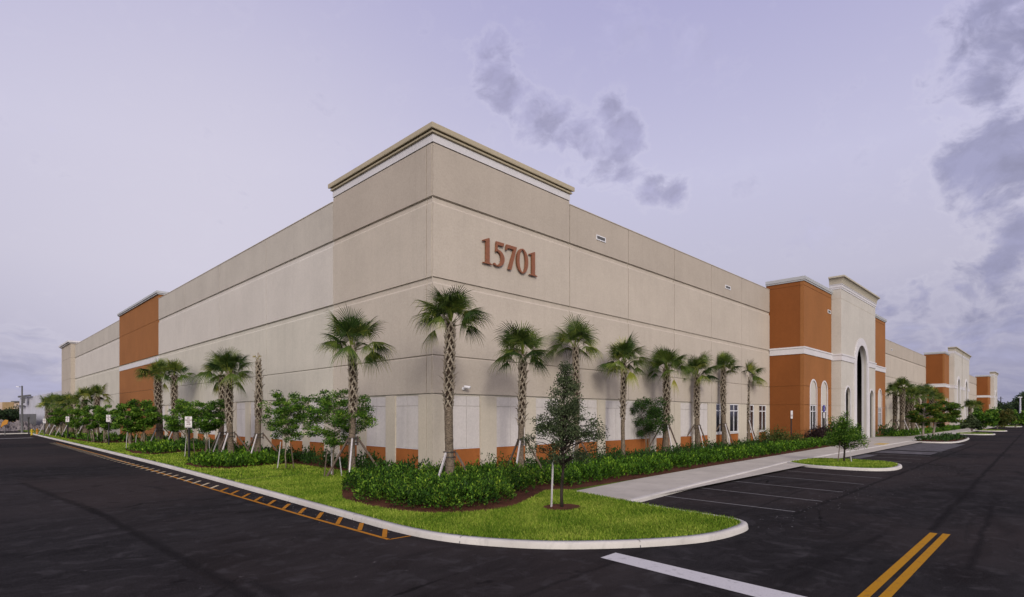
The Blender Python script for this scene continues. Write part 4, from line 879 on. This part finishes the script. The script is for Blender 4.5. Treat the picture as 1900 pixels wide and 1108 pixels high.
LP_ = [
 (655, 888, 646, 61, 1.18, 16, 'palm left of the building corner, one big fan reaching right', ((1, .42, 0, .85, .62, .75, .05), (1, -.02, -.1, .55, .5, .9, .1), (-.8, .6, 0, .55, .6, .5, .1)), 0, .12, .47, 0),
 (480, 856, 672, 67, 1, 0, 'bare beheaded palm trunk without any crown', (), 0, .145, .42, 1),
 (427, 857, 695, 71, 1.2, 15, 'front palm of the close pair beside the bare trunk', ((1, -.3, 0, .5, .7, 1.1, 0), (.9, .6, 0, .6, .7, .6, 0)), 0, .145, .43, 0),
 (412, 845, 697, 73, 1.0, 12, 'rear palm of the close pair, a small fan out to the left', ((-1, .45, 0, .95, .42, .5, 0), (-.7, -.4, 0, .35, .6, 1.2, 0)), 2, .15, .42, 0),
 (325, 828, 697, 83, 1.15, 14, 'palm with bare-looking speckled trunk right of the orange strip palm', ((1, .5, 0, .95, .7, .6, 0),), 0, .19, .40, 0),
 (295, 828, 697, 89, 1.2, 15, 'thick palm in front of the orange wall strip', ((-1, .35, 0, 1.0, .65, .6, 0),), 1, .23, .50, 0),
 (180, 812, 735, 97, 1.2, 12, 'ragged tall palm left of the orange strip with a fan drooping right', ((1, .1, 0, 1.0, .75, 1.3, .3), (0, 1, 0, .7, .8, .2, .4)), 0, .20, .3, 0),
 (158, 812, 742, 101, 1.25, 14, 'stout palm in the far side group with its fan out to the left', ((-1, .4, 0, 1.0, .6, .6, 0),), 0, .26, .4, 0)]
for i, (px, b_, bud, sd_, cr, nf, lab, cu, ye, rad, bo, st) in enumerate(LP_):
    loc = pp(px, b_); h = zat(px, bud, loc); palm(loc, h, lab, sd_, cr, nf, (-.03, .03), cu, rad, bo, yellow=ye, stump=bool(st), seg=34 if i < 4 else 24)
    brace(loc, zat(px, [814, 806, 804, 803, 797, 795, 790, 790][i], loc), 'timber brace propping the ' + lab.split(',')[0].split(' with')[0], AZC + (.15 if i == 0 else .05), 3, .95, rad * 1.1)
for k, (px, b_, bud) in enumerate(((131, 810, 752), (120, 808, 750), (108, 807, 748), (98, 806, 750), (88, 805, 753))):
    loc = pp(px, b_); lab = ['rightmost palm of the far cluster at the end of the side lawn', 'second palm from the right in the far side cluster', 'middle palm of the far side cluster', 'palm one in from the left end of the far side cluster', 'leftmost, farthest palm of the side lawn'][k]
    palm(loc, zat(px, bud, loc), lab, 120 + k * 7, 1.25, 13, (0, 0), (), .22, .4, seg=16); brace(loc, 1.3, 'brace under the ' + lab.split(' of ')[0].split(' in the')[0] + ' of the far side cluster', AZC, 3, .9, .24)
for k, (px, b_, bud) in enumerate(((1660, 804, 728), (1674, 806, 722), (1684, 804, 738), (1693, 805, 738), (1703, 803, 735), (1714, 802, 732), (1728, 801, 735), (1738, 800, 745), (1800, 794, 755), (1810, 793, 756))):
    loc = pp(px, b_); lab = ['first palm beyond the entrance, standing at the tan wall', 'taller second palm beyond the entrance', 'third palm beyond the entrance', 'fourth palm beyond the entrance', 'fifth palm beyond the entrance, above the layered trees', 'sixth palm beyond the entrance', 'seventh palm beyond the entrance', 'palm against the second orange block', 'broad-headed palm past the second entrance', 'farther palm past the second entrance'][k]
    palm(loc, zat(px, bud, loc), lab, 170 + k * 5, 1.35, 13, (0, 0), (), .24, .42, seg=16)
    if k < 5: brace(loc, 1.5, 'brace of the ' + lab.split(',')[0], AZC, 3, 1.0, .26)

# ---------------- broadleaf trees
def tree(name, loc, H, z0, rx, label, cat, m, nl, ls, seed, trunks=1, shape='round', bark_='bark', rad=.03, group=None, nb=26, spread=.35, airy=.0, flatk=.5, cen=(0, 0)):
    """tapered trunk(s), limbs reaching every leaf cluster, crown of separate leaves. z0 crown bottom, H top"""
    rng = random.Random(seed); np.random.seed(seed); root = empty(name, loc, 0, label, cat, group); cz = (z0 + H) / 2; hz_ = (H - z0) / 2
    bases = [Vector((rng.uniform(-1, 1) * .12, rng.uniform(-1, 1) * .12, -.08)) if trunks > 1 else Vector((0, 0, -.08)) for _ in range(trunks)]
    tops = [Vector((cen[0] * .5 + (rng.uniform(-1, 1) * rx * .35 if trunks > 1 else 0), cen[1] * .5 + (rng.uniform(-1, 1) * rx * .35 if trunks > 1 else 0), H * .80 if shape == 'cone' else z0 + (H - z0) * .55)) for _ in range(trunks)]
    g = G()
    for b_, t_ in zip(bases, tops):
        pts = [b_.lerp(t_, i / 8) + Vector((rng.uniform(-1, 1), rng.uniform(-1, 1), 0)) * (.018 if i else 0) for i in range(9)]
        g.tube(pts, [rad * (1.25 - i / 8 * .85) for i in range(9)], 8)
    g.build('trunk', M[bark_], root, True)
    cl = []
    for k in range(nb):
        for _ in range(60):
            v = Vector((rng.uniform(-1, 1), rng.uniform(-1, 1), rng.uniform(-1, 1)))
            if v.length > 1 or v.length < .35: continue
            u = (v.z + 1) / 2
            if shape == 'cone':
                wr_ = .07 + .52 * (1 - u) ** .85 + .42 * max(0, 1 - (abs(u - .22) / .32) ** 2)
                if rng.random() > (wr_ / .97) ** 1.2 + .08: continue
                q = Vector((v.x, v.y, 0)); q = q * wr_ / max(.6, math.sqrt(max(.01, 1 - v.z ** 2)))
                p = Vector((q.x * rx, q.y * rx, z0 + u * (H - z0)))
            elif shape == 'layer': p = Vector((v.x * rx, v.y * rx, z0 + (round(u * 5) / 5 + rng.uniform(-.05, .05)) * (H - z0) * (1 - .3 * (v.x ** 2 + v.y ** 2))))
            else: p = Vector((v.x * rx, v.y * rx, cz + v.z * hz_))
            cl.append(p + Vector((cen[0], cen[1], 0))); break
    g = G()
    for p in cl:
        t_ = rng.choice(tops); b_ = bases[tops.index(t_)]; zz = max(z0 * .75, min(p.z - .25 * abs(p.x) - .15, t_.z)); f = (zz - b_.z) / (t_.z - b_.z); s_ = b_.lerp(t_, max(.2, min(1, f)))
        mid = s_.lerp(p, .55) + Vector((0, 0, .06)); g.tube([s_, mid, p], [rad * .42, rad * .26, rad * .12], 5, False)
    g.build('limbs', M[bark_], root)
    parts = []; per = nl // max(1, len(cl))
    for p in cl:
        cr = (rx + hz_) / 2 * spread * rng.uniform(.7, 1.25); n = int(per * rng.uniform(.7, 1.3)); d = np.random.normal(size=(n, 3)); d = unit(d) * (np.random.rand(n, 1) ** .5)
        if shape == 'layer': d[:, 2] *= .42
        elif shape == 'spray': d[:, 2] *= 1.0
        else: d[:, 2] *= flatk + .2
        C = np.array([p.x, p.y, p.z]) + d * cr; U = unit(d * .8 + np.array([p.x - cen[0], p.y - cen[1], 0]) / rx * .5 + np.random.normal(size=(n, 3)) * .5 + np.array([0, 0, .15]))
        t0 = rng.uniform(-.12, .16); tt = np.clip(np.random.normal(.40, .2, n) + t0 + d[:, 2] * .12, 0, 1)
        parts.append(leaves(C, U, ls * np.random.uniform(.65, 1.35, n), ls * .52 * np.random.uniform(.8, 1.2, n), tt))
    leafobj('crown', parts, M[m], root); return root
def stakes(loc, label, hs=1.05, n=2, a0=0., r=.32, lean=.12, group='wooden stakes beside the young trees'):
    root = empty('tree_stakes', loc, 0, label, 'tree stakes', group)
    for k in range(n):
        a = a0 + k * 2 * math.pi / n; b_ = Vector((math.cos(a) * r, math.sin(a) * r, -.06)); t_ = Vector((math.cos(a) * (r - lean), math.sin(a) * (r - lean), hs * (1 - .06 * k)))
        g = G(); g.bar(b_, t_, .03, .026); g.build('stake', M['lumber' if k % 2 == 0 else 'lumber_dark'], root)
        g = G(); g.tube([t_ * .85, Vector((0, 0, hs * .8))], .006, 5); g.build('tie_wire', M['black'], root)
    return root
def TT(px, b_, px0, px1, ytop, ybot):
    loc = at(px, b_); Z = (loc - CAM).dot(FW); rx = (px1 - px0) / 2 * Z / F; off = ((px0 + px1) / 2 - px) * Z / F
    return loc, zat(px, ytop, loc), zat(px, ybot, loc), rx, (RT.x * off, RT.y * off)
SG = 'small glossy-leaved trees along the side lawn'
loc, H, z0, rx, ce = TT(617, 884, 565, 690, 720, 838)
tree('small_tree', loc, H, z0 + .12, rx, 'small glossy-leaved tree beside the palm left of the corner', 'tree', 'l_gloss', 12500, .066, 5, 1, 'round', 'smooth_bark', .022, SG, 85, .24, cen=ce, flatk=.35); stakes(loc, 'wooden stakes of the small tree nearest the corner', 1.0, 3, 1.2, .33)
loc, H, z0, rx, ce = TT(530, 869, 487, 578, 724, 822)
tree('small_tree', loc, H, z0 + .1, rx, 'small glossy-leaved tree right of the bare palm trunk', 'tree', 'l_gloss', 11000, .066, 6, 1, 'round', 'smooth_bark', .022, SG, 75, .26, cen=ce, flatk=.4); stakes(loc, 'two wooden stakes of the small tree right of the bare palm trunk', 1.02, 2, 2.6, .30)
for k, (px, b_, a, b2, yt, yb, lab) in enumerate(((385, 852, 348, 412, 729, 808, 'dense small tree right of the nearest no-parking sign'), (352, 848, 308, 362, 742, 812, 'small tree behind the nearest no-parking sign'), (262, 831, 240, 294, 744, 803, 'small tree in front of the orange wall strip'), (240, 832, 214, 262, 750, 805, 'multi-stemmed small tree just left of the orange wall strip'), (197, 821, 178, 220, 752, 800, 'small tree behind the second no-parking sign'), (172, 820, 158, 190, 756, 798, 'small tree left of the second no-parking sign'), (143, 812, 128, 160, 757, 795, 'small dark tree behind the third no-parking sign'), (112, 810, 96, 130, 760, 795, 'small dark tree left of the third no-parking sign'))):
    loc, H, z0, rx, ce = TT(px, b_, a, b2, yt, yb)
    tree('small_tree', loc, H * (1 if k < 2 else 1.06), z0 + .1, rx * (1 if k < 3 else 1.15), lab, 'tree', 'l_gloss', 9000 if k < 2 else 6500, .08 if k < 2 else .12, 20 + k, 1 if k < 2 else 3, 'round', 'smooth_bark', .024 + .004 * k, SG, 40, .32, cen=ce, flatk=.4)
    stakes(loc, 'stakes beside the ' + lab, 1.0, 2, 1 + k, .34)
loc, H, z0, rx, ce = TT(1043, 943, 972, 1136, 664, 856)
tree('oak_tree', loc, H, z0 - .02, rx, 'young conical oak with small dark leaves on the corner lawn', 'tree', 'l_oak', 13500, .045, 9, 1, 'cone', 'bark_dark', .03, None, 150, .155, cen=(ce[0] * .5, ce[1] * .5), flatk=.6)
stakes(loc, 'single pale wooden stake beside the conical oak', 1.05, 1, math.atan2(-RT.y, -RT.x), .24, .04)
g = G(); g.poly([[(loc.x + math.cos(a / 20 * 6.283) * .46 * (1 + .08 * math.sin(a * 2)), loc.y + math.sin(a / 20 * 6.283) * .40) for a in range(20)]], None, LZ + .03); sheet_up(tag(g.build('mulch_ring', M['mulch']), kind='structure'))
for px, b_ in ((617, 884), (530, 869)):
    q = at(px, b_); g = G(); g.poly([[(q.x + math.cos(a / 20 * 6.283) * .5, q.y + math.sin(a / 20 * 6.283) * .5) for a in range(20)]], None, LZ + .012); sheet_up(tag(g.build('mulch_ring', M['mulch']), kind='structure'))
loc, H, z0, rx, ce = TT(1199, 845, 1160, 1250, 724, 812)
tree('crape_myrtle', loc, H * .93, z0 + .05, rx * .9, 'feathery multi-stemmed small tree between two palms of the front row', 'tree', 'l_crape', 10500, .07, 33, 4, 'spray', 'smooth_bark', .018, None, 80, .24, cen=ce)
loc, H, z0, rx, ce = TT(1567, 857, 1533, 1604, 758, 828)
tree('oak_tree', loc, H, z0 - .05, rx, 'young dark oak on the first grassy parking island', 'tree', 'l_gloss', 9500, .06, 41, 1, 'cone', 'bark_dark', .035, None, 90, .24, cen=ce, flatk=.7); stakes(loc, 'three wooden stakes round the young oak on the parking island', .95, 3, .3, .3, .1)
for k, (px, b_, a, b2, yt, yb, lab, mm, sh) in enumerate(((1712, 814, 1690, 1745, 742, 788, 'layered spreading tree on the planter island, left one', 'l_poin', 'layer'), (1731, 811, 1715, 1776, 738, 788, 'layered spreading tree on the planter island, right one', 'l_poin', 'layer'),
     (1803, 800, 1788, 1816, 766, 797, 'dark juniper-like tree on the first small grass island', 'l_oak', 'cone'), (1826, 797, 1806, 1852, 756, 792, 'bushy tree beyond the juniper-like tree', 'l_gloss', 'round'), (1850, 795, 1832, 1880, 758, 790, 'bushy tree at the far end of the car park', 'l_olive', 'round'), (1884, 793, 1866, 1915, 762, 790, 'bushy tree at the right edge, below the far wood', 'l_gloss', 'round'))):
    loc, H, z0, rx, ce = TT(px, b_, a, b2, yt, yb)
    tree('island_tree', loc, H, z0, rx, lab, 'tree', mm, 9000 if k < 2 else 4500, .15 if k < 2 else .28, 60 + k, 1, sh, 'bark', .09, 'trees of the car park islands', 40, .34, cen=ce)
# individual shrubs near the entrance
def bush(loc, r, h, lab, m, n, ls, seed, cat='shrub'):
    np.random.seed(seed); rng = random.Random(seed); parts = [clump(rng.uniform(-.45, .45) * r, rng.uniform(-.45, .45) * r, r * .6, h * rng.uniform(.75, 1.05), n // 7, ls, 0) for _ in range(7)]
    o = leafobj('shrub', parts, M[m]); o.location = loc; return tag(o, lab, cat, 'larger shrubs by the first entrance')
for k, (px, b_, r, h, lab, m, ls) in enumerate(((1420, 830, .9, 1.15, 'olive shrub under the last dark window', 'l_olive', .08), (1448, 830, .9, 1.3, 'largest olive shrub, in front of the orange side wall', 'l_olive', .10), (1478, 829, .6, .9, 'small shrub with reddish tips at the orange block corner', 'l_olive', .10),
    (1512, 824, .7, 1.3, 'burgundy-leaved shrub below the first arched window', 'l_purple', .12), (1530, 823, .7, 1.35, 'burgundy-leaved shrub under the blue sign', 'l_purple', .12), (1548, 822, .8, 1.9, 'tall green shrub in front of the right end of the orange block', 'l_gloss', .12), (1596, 811, .55, 1.3, 'light green shrub inside the entrance arch', 'l_hedge', .12))):
    bush(at(px, b_), r, h, lab, m, 1500, ls, 80 + k)
# ------------------------------------------------------------------ signs and fittings
def textmesh(body, size, ext=.0):
    c = bpy.data.curves.new('t', 'FONT'); c.body = body; c.size = size; c.align_x = 'CENTER'; c.align_y = 'CENTER'; c.space_line = .85; c.extrude = ext; c.resolution_u = 2; c.offset = size * .015
    o = bpy.data.objects.new('t', c); col.objects.link(o); me = bpy.data.meshes.new_from_object(o.evaluated_get(bpy.context.evaluated_depsgraph_get())); bpy.data.objects.remove(o); bpy.data.curves.remove(c); return me
tx1 = textmesh('NO\nPARKING\nFIRE\nLANE', .105); tx2 = textmesh('TOW-AWAY ZONE', .036)
def sign(loc, rz, label, top, wd=.40, ht=.48, texts=(), face='sign_face', group=None, post=.03):
    root = empty('street_sign', loc, rz, label, 'sign', group)
    g = G(); g.box((-post, -post, -.1), (post, post, top - .02 if ht else top)); g.build('post', M['black'], root)
    g = G(); g.box((-wd / 2, -post - .012, top - ht), (wd / 2, -post - .004, top)); pl_ = g.build('plate', M[face], root, bev=.002)
    for me, m, dx, dz in texts:
        o = bpy.data.objects.new('lettering', me); col.objects.link(o); o.parent = pl_; o.rotation_euler = (R(90), 0, 0); o.location = (dx, -post - .0145, top - ht / 2 + dz)
        if not me.materials: me.materials.append(M[m])
    return root
nps = 'no parking fire lane signs on black posts'
RZL = R(-90) + R(26)
for k, (px, b_, yt, lab) in enumerate(((351, 858, 773, 'nearest white NO PARKING FIRE LANE sign on a black post'), (202, 826, 770, 'second white NO PARKING FIRE LANE sign, before the orange strip'), (126, 814, 773, 'third white no-parking sign, in the far side planting'), (83, 807, 777, 'farthest no-parking sign, past the side planting'))):
    loc = at(px, b_); sign(loc, RZL, lab, zat(px, yt, loc), .40 if k < 2 else .44, .47, ((tx1, 'sign_text', 0, .03), (tx2, 'sign_text', 0, -.205)), group=nps)
P8 = textmesh('VISITOR\nPARKING', .07)
loc = at(1468, 828); sign(loc, R(0) - R(2), 'small white parking sign on a black post before the orange block', 2.33, .34, .52, ((P8, 'sign_text', 0, -.06),))
# wheelchair signs
def wheelchair(par, z):
    g = G(); y_ = -.0475; ring = [(math.cos(a / 16 * 6.283) * .07, math.sin(a / 16 * 6.283) * .07) for a in range(16)]; r2 = [(x * .72, q * .72) for x, q in ring]
    fn = lambda a, zz, d: (a, y_ + d, z + zz)
    g.poly([ring, r2], 0, .002, fn); g.box((-.035, y_, z + .02), (-.012, y_ + .002, z + .14)); g.box((-.035, y_, z + .03), (.06, y_ + .002, z + .05)); g.box((.045, y_, z - .05), (.065, y_ + .002, z + .05)); g.poly([[(math.cos(a / 12 * 6.283) * .022 - .024, .17 + math.sin(a / 12 * 6.283) * .022) for a in range(12)]], 0, .002, fn)
    return g.build('wheelchair_symbol', M['sign_face'], par)
for k, (px, b_, lab) in enumerate(((1528, 822, 'blue wheelchair sign with a white plate below, at the orange block'), (1562, 817, 'blue wheelchair sign at the portal, behind the island oak'))):
    loc = at(px, b_); s_ = sign(loc, 0, lab, 2.75, .34, .46, (), 'blue', 'accessible parking signs')
    wheelchair(s_, 2.47); g = G(); g.box((-.16, -.042, 1.82), (.16, -.034, 2.22)); g.build('lower_plate', M['sign_face'], s_)
# security camera on the front wall
sc_ = empty('security_camera', (1.45, -.12, 3.10), 0, 'small white security camera on the tan front wall near the corner', 'security camera')
g = G(); g.tube([(-.10, .12, .0), (-.10, .06, 0)], .06, 14); g.tube([(-.10, .07, 0), (-.04, -.04, .03)], .022, 8); g.build('bracket', M['frame'], sc_, True)
g = G(); g.tube([(-.14, .02, .07), (-.12, -.0, .065), (.02, -.14, .035), (.03, -.15, .033)], [.03, .055, .055, .05], 14); g.build('body', M['frame'], sc_, True)
g = G(); g.tube([(.028, -.148, .033), (.035, -.155, .031)], .042, 14); g.build('lens', M['black'], sc_)
# ------------------------------------------------------------------ far left background
def hydrant(loc, lab, m):
    root = empty('fire_hydrant', loc, 0, lab, 'hydrant'); g = G(); g.tube([(0, 0, -.05), (0, 0, .04), (0, 0, .05), (0, 0, .55), (0, 0, .60), (0, 0, .70), (0, 0, .76), (0, 0, .80)], [.17, .17, .11, .11, .15, .13, .06, .03], 12); g.build('barrel', M[m], root, True)
    for s_ in (-1, 1): g = G(); g.tube([(s_ * .08, 0, .42), (s_ * .20, 0, .42)], .055, 8); g.build('outlet', M[m], root)
    g = G(); g.tube([(0, -.08, .36), (0, -.20, .36)], .075, 8); g.build('pumper_outlet', M[m], root)
    root.scale = (.72, .72, .78)
hydrant(at(59, 807), 'yellow fire hydrant at the end of the side lawn', 'hyd'); hydrant(at(69, 806), 'orange-yellow fire hydrant half hidden by the far shrubs', 'or_sign')
pl = at(41, 805, 0); root = empty('light_pole', pl, 0, 'tall dark concrete light pole with one small arm at far left', 'light pole')
g = G(); g.tube([(0, 0, -.1), (0, 0, zat(41, 716, pl))], [.12, .07], 8); g.build('pole', M['block'], root)
zt = zat(41, 718, pl); g = G(); g.bar((0, 0, zt), tuple(-RT * .35 + UP * zt), .05); g.build('arm', M['block'], root); g = G(); g.bar(tuple(-RT * .3 + UP * (zt - .0)), tuple(-RT * .62 + UP * (zt + .03)), .16, .07); g.build('lamp_head', M['frame'], root)
pl = at(53, 805, 0); root = empty('bollard_post', pl, 0, 'black post beside the yellow hydrant', 'post'); g = G(); g.tube([(0, 0, -.1), (0, 0, 1.75)], .06, 8); g.build('shaft', M['black'], root); g = G(); g.tube([(0, 0, 1.75), (0, 0, 1.8), (0, 0, 1.95)], [.09, .13, .05], 8); g.build('cap', M['black'], root)
# road sign for the works
pl = at(10, 808, 0); root = empty('works_sign', pl, math.atan2(-FW.y, -FW.x) + R(90), 'orange roadworks board tilted on a thin stand at far left', 'sign')
g = G(); g.box((-.05, -.05, 0), (.0, .0, .9)); g.build('stand', M['block'], root)
g = G(); g.poly([[(-.42, .35), (-.05, .62), (.30, .75), (.38, 1.15), (.05, 1.2), (-.25, .95)]], -.03, .03, lambda x, z, d: (x, d - .08, z + .45)); g.build('board', M['or_sign'], root)
# far buildings
def slabbox(name, px0, Z0, px1, Z1, dep, z0, z1, m, parent=None, lift=0.):
    a = deep(px0, Z0); b = deep(px1, Z1); t = (b - a).normalized(); n_ = Vector((-t.y, t.x, 0)); n_ = n_ if n_.dot(FW) > 0 else -n_
    a = a - n_ * lift; b = b - n_ * lift
    g = G(); g.poly([[(a.x, a.y), (b.x, b.y), (b.x + n_.x * dep, b.y + n_.y * dep), (a.x + n_.x * dep, a.y + n_.y * dep)]], z0, z1); return g.build(name, M[m], parent)
b1_ = empty('distant_warehouse', deep(18, 170), 0, 'distant low ochre warehouse at the far left horizon', 'building')
def sub(name, par, *a, **k):
    o = slabbox(name, *a, **k); o.parent = par; o.matrix_parent_inverse = Matrix.Translation(-par.location); return o
sub('wall', b1_, -60, 172, 4.2, 168, 20, 0, 6.0, 'far_pink'); sub('ochre_wall', b1_, 4.4, 167.5, 25.8, 166, 20, 0, 6.0, 'far_tan'); sub('wall', b1_, 26, 165.5, 36, 165, 20, 0, 6.0, 'far_pink'); sub('roof_edge', b1_, 20, 164.5, 37, 164.5, 1.0, 6.0, 6.3, 'block')
b2_ = empty('tilt_up_shell', deep(70, 95), 0, 'pale unfinished concrete building with a dark block wall, behind the far palms', 'building')
for k in range(9):
    p0 = 36 + k * 10.5; p1 = p0 + 10.35; Z0 = 104 - k * 3.2; Z1 = 104 - (k + 1) * 3.2
    sub('tilt_panel', b2_, p0, Z0, p1, Z1, .3, 0, 5.3 + .05 * k, 'pale_conc')
sub('block_wall', b2_, 50, 97, 78, 88, .3, .0, 2.3, 'block', lift=1.0); sub('steel_beam', b2_, 37, 103, 58, 96, .3, 5.35, 5.65, 'block', lift=.3); sub('ledger', b2_, 36, 103.4, 47, 100, .3, 3.7, 3.9, 'block', lift=.4); sub('steel_beam', b2_, 48, 99, 52, 98, .2, 4.2, 5.3, 'block', lift=.6)
# debris field and far ground
V = []; Fc = []; nx, ny = 60, 40
rr_ = random.Random(4)
for j in range(ny):
    for i in range(nx):
        px = -60 + i * 2.6; Z = 74 + j * 1.6; p = deep(px, Z); e = min(1, i / 6, (nx - 1 - i) / 6, j / 5, (ny - 1 - j) / 5); p.z = -.05 + e * (rr_.uniform(0, .7) + .35 * math.sin(i * .35) + .3); V.append(p)
for j in range(ny - 1):
    for i in range(nx - 1): a = j * nx + i; Fc.append((a, a + 1, a + nx + 1, a + nx))
me = bpy.data.meshes.new('rubble'); me.from_pydata([tuple(v) for v in V], [], Fc); tag(link('rubble', me, M['rubble']), 'grey-brown heaps of rubble and spoil at far left', 'rubble', None, 'stuff')
tag(kerb_run([(-15, 66.5), (-5.6, 68.5), (-2, 68.5)], False, 1).build('far_kerb', M['kerb']), kind='structure')
for k, (px, Z, rx, h) in enumerate(((8, 150, 3.2, 3.6), (14, 160, 2.5, 4.2), (28, 150, 3.4, 4.8), (2, 145, 4, 3.0), (20, 148, 4, 2.8))):
    loc = deep(px, Z, -.1); tree('distant_tree', loc, h, .5, rx, ['dark tree before the ochre warehouse, left', 'taller dark tree before the ochre warehouse', 'round dark tree at the right end of the ochre warehouse', 'low dark tree at the left picture edge', 'low bushy tree between the dark trees at far left'][k], 'tree', 'l_far', 900, .55, 200 + k, 1, 'round', 'bark_dark', .15, 'dark trees at the far left', 16, .4)
# far wood at right, reads as one mass
parts = []; np.random.seed(99); rng = random.Random(99)
for k in range(150):
    px = rng.uniform(1838, 2080); Z = rng.uniform(225, 300); p = deep(px, Z); H = rng.uniform(6.5, 11) * (1.0 + .25 * math.sin(px * .06)); r = rng.uniform(3, 5); n = 420
    d = unit(np.random.normal(size=(n, 3))) * (np.random.rand(n, 1) ** .4); C = np.array([p.x, p.y, H * .52]) + d * np.array([r, r, H * .48]); U = unit(d + np.random.normal(size=(n, 3)) * .6)
    parts.append(leaves(C, U, np.random.uniform(.5, 1.0, n), np.random.uniform(.4, .7, n), np.clip(np.random.normal(.4 + d[:, 2] * .2, .2, n), 0, 1)))
tag(leafobj('far_wood', parts, M['l_far']), 'dark green wood closing the view at the right horizon', 'wood', None, 'stuff')
for k, (px, Z, yt) in enumerate(((1893, 200, 737),)):
    loc = deep(px, Z, 0); root = empty('light_pole', loc, 0, 'pale light pole in front of the far wood at right', 'light pole'); zt = zat(px, yt, loc); g = G(); g.tube([(0, 0, -.1), (0, 0, zt)], [.35, .2], 8); g.build('pole', M['pale_conc'], root); g = G(); g.bar(tuple(-RT * .9 + UP * zt), tuple(RT * .6 + UP * zt), .3, .2); g.build('lamp_head', M['frame'], root)
loc = deep(1857, 330, 0); root = empty('power_pole', loc, 0, 'thin dark power pole standing above the far wood', 'power pole'); g = G(); g.tube([(0, 0, 0), (0, 0, zat(1857, 736, loc))], .22, 6); g.build('pole', M['black'], root); g = G(); g.bar(tuple(-RT * 1.4 + UP * 12), tuple(RT * 1.4 + UP * 12), .2); g.build('crossarm', M['black'], root)
tag(kerb_run([(130, -11.5), (150, -11), (260, -30)], False, 1).build('far_kerb', M['kerb']), kind='structure')

# scattered pale chips and bark crumbs on the asphalt near the kerbs
rg = np.random.RandomState(3); n = 420
cx = np.concatenate([rg.normal(15.5, 3.2, 200), rg.uniform(-6.5, -1, 120), rg.uniform(-1, 8, 100)]); cy = np.concatenate([rg.normal(-12.0, .5, 200), np.zeros(120), rg.normal(-11.4, .3, 100)])
ky = rg.uniform(0, 1, 120); cx[200:320] = -6.15 + rg.normal(0, .12, 120) * 1.2; cy[200:320] = -7 + ky * 12
sz = rg.uniform(.008, .026, n); an_ = rg.uniform(0, 6.28, n); V = []
for k in range(4): V.append(np.stack([cx + np.cos(an_ + k * 1.57) * sz, cy + np.sin(an_ + k * 1.57) * sz * .7, np.full(n, .006)], 1))
V = np.stack(V, 1).reshape(-1, 3)
tag(link('gravel', npmesh('gravel', V, np.arange(4 * n).reshape(-1, 4)), M['p_thin']), 'pale chips and crumbs scattered on the asphalt along the kerbs', 'gravel', None, 'stuff')
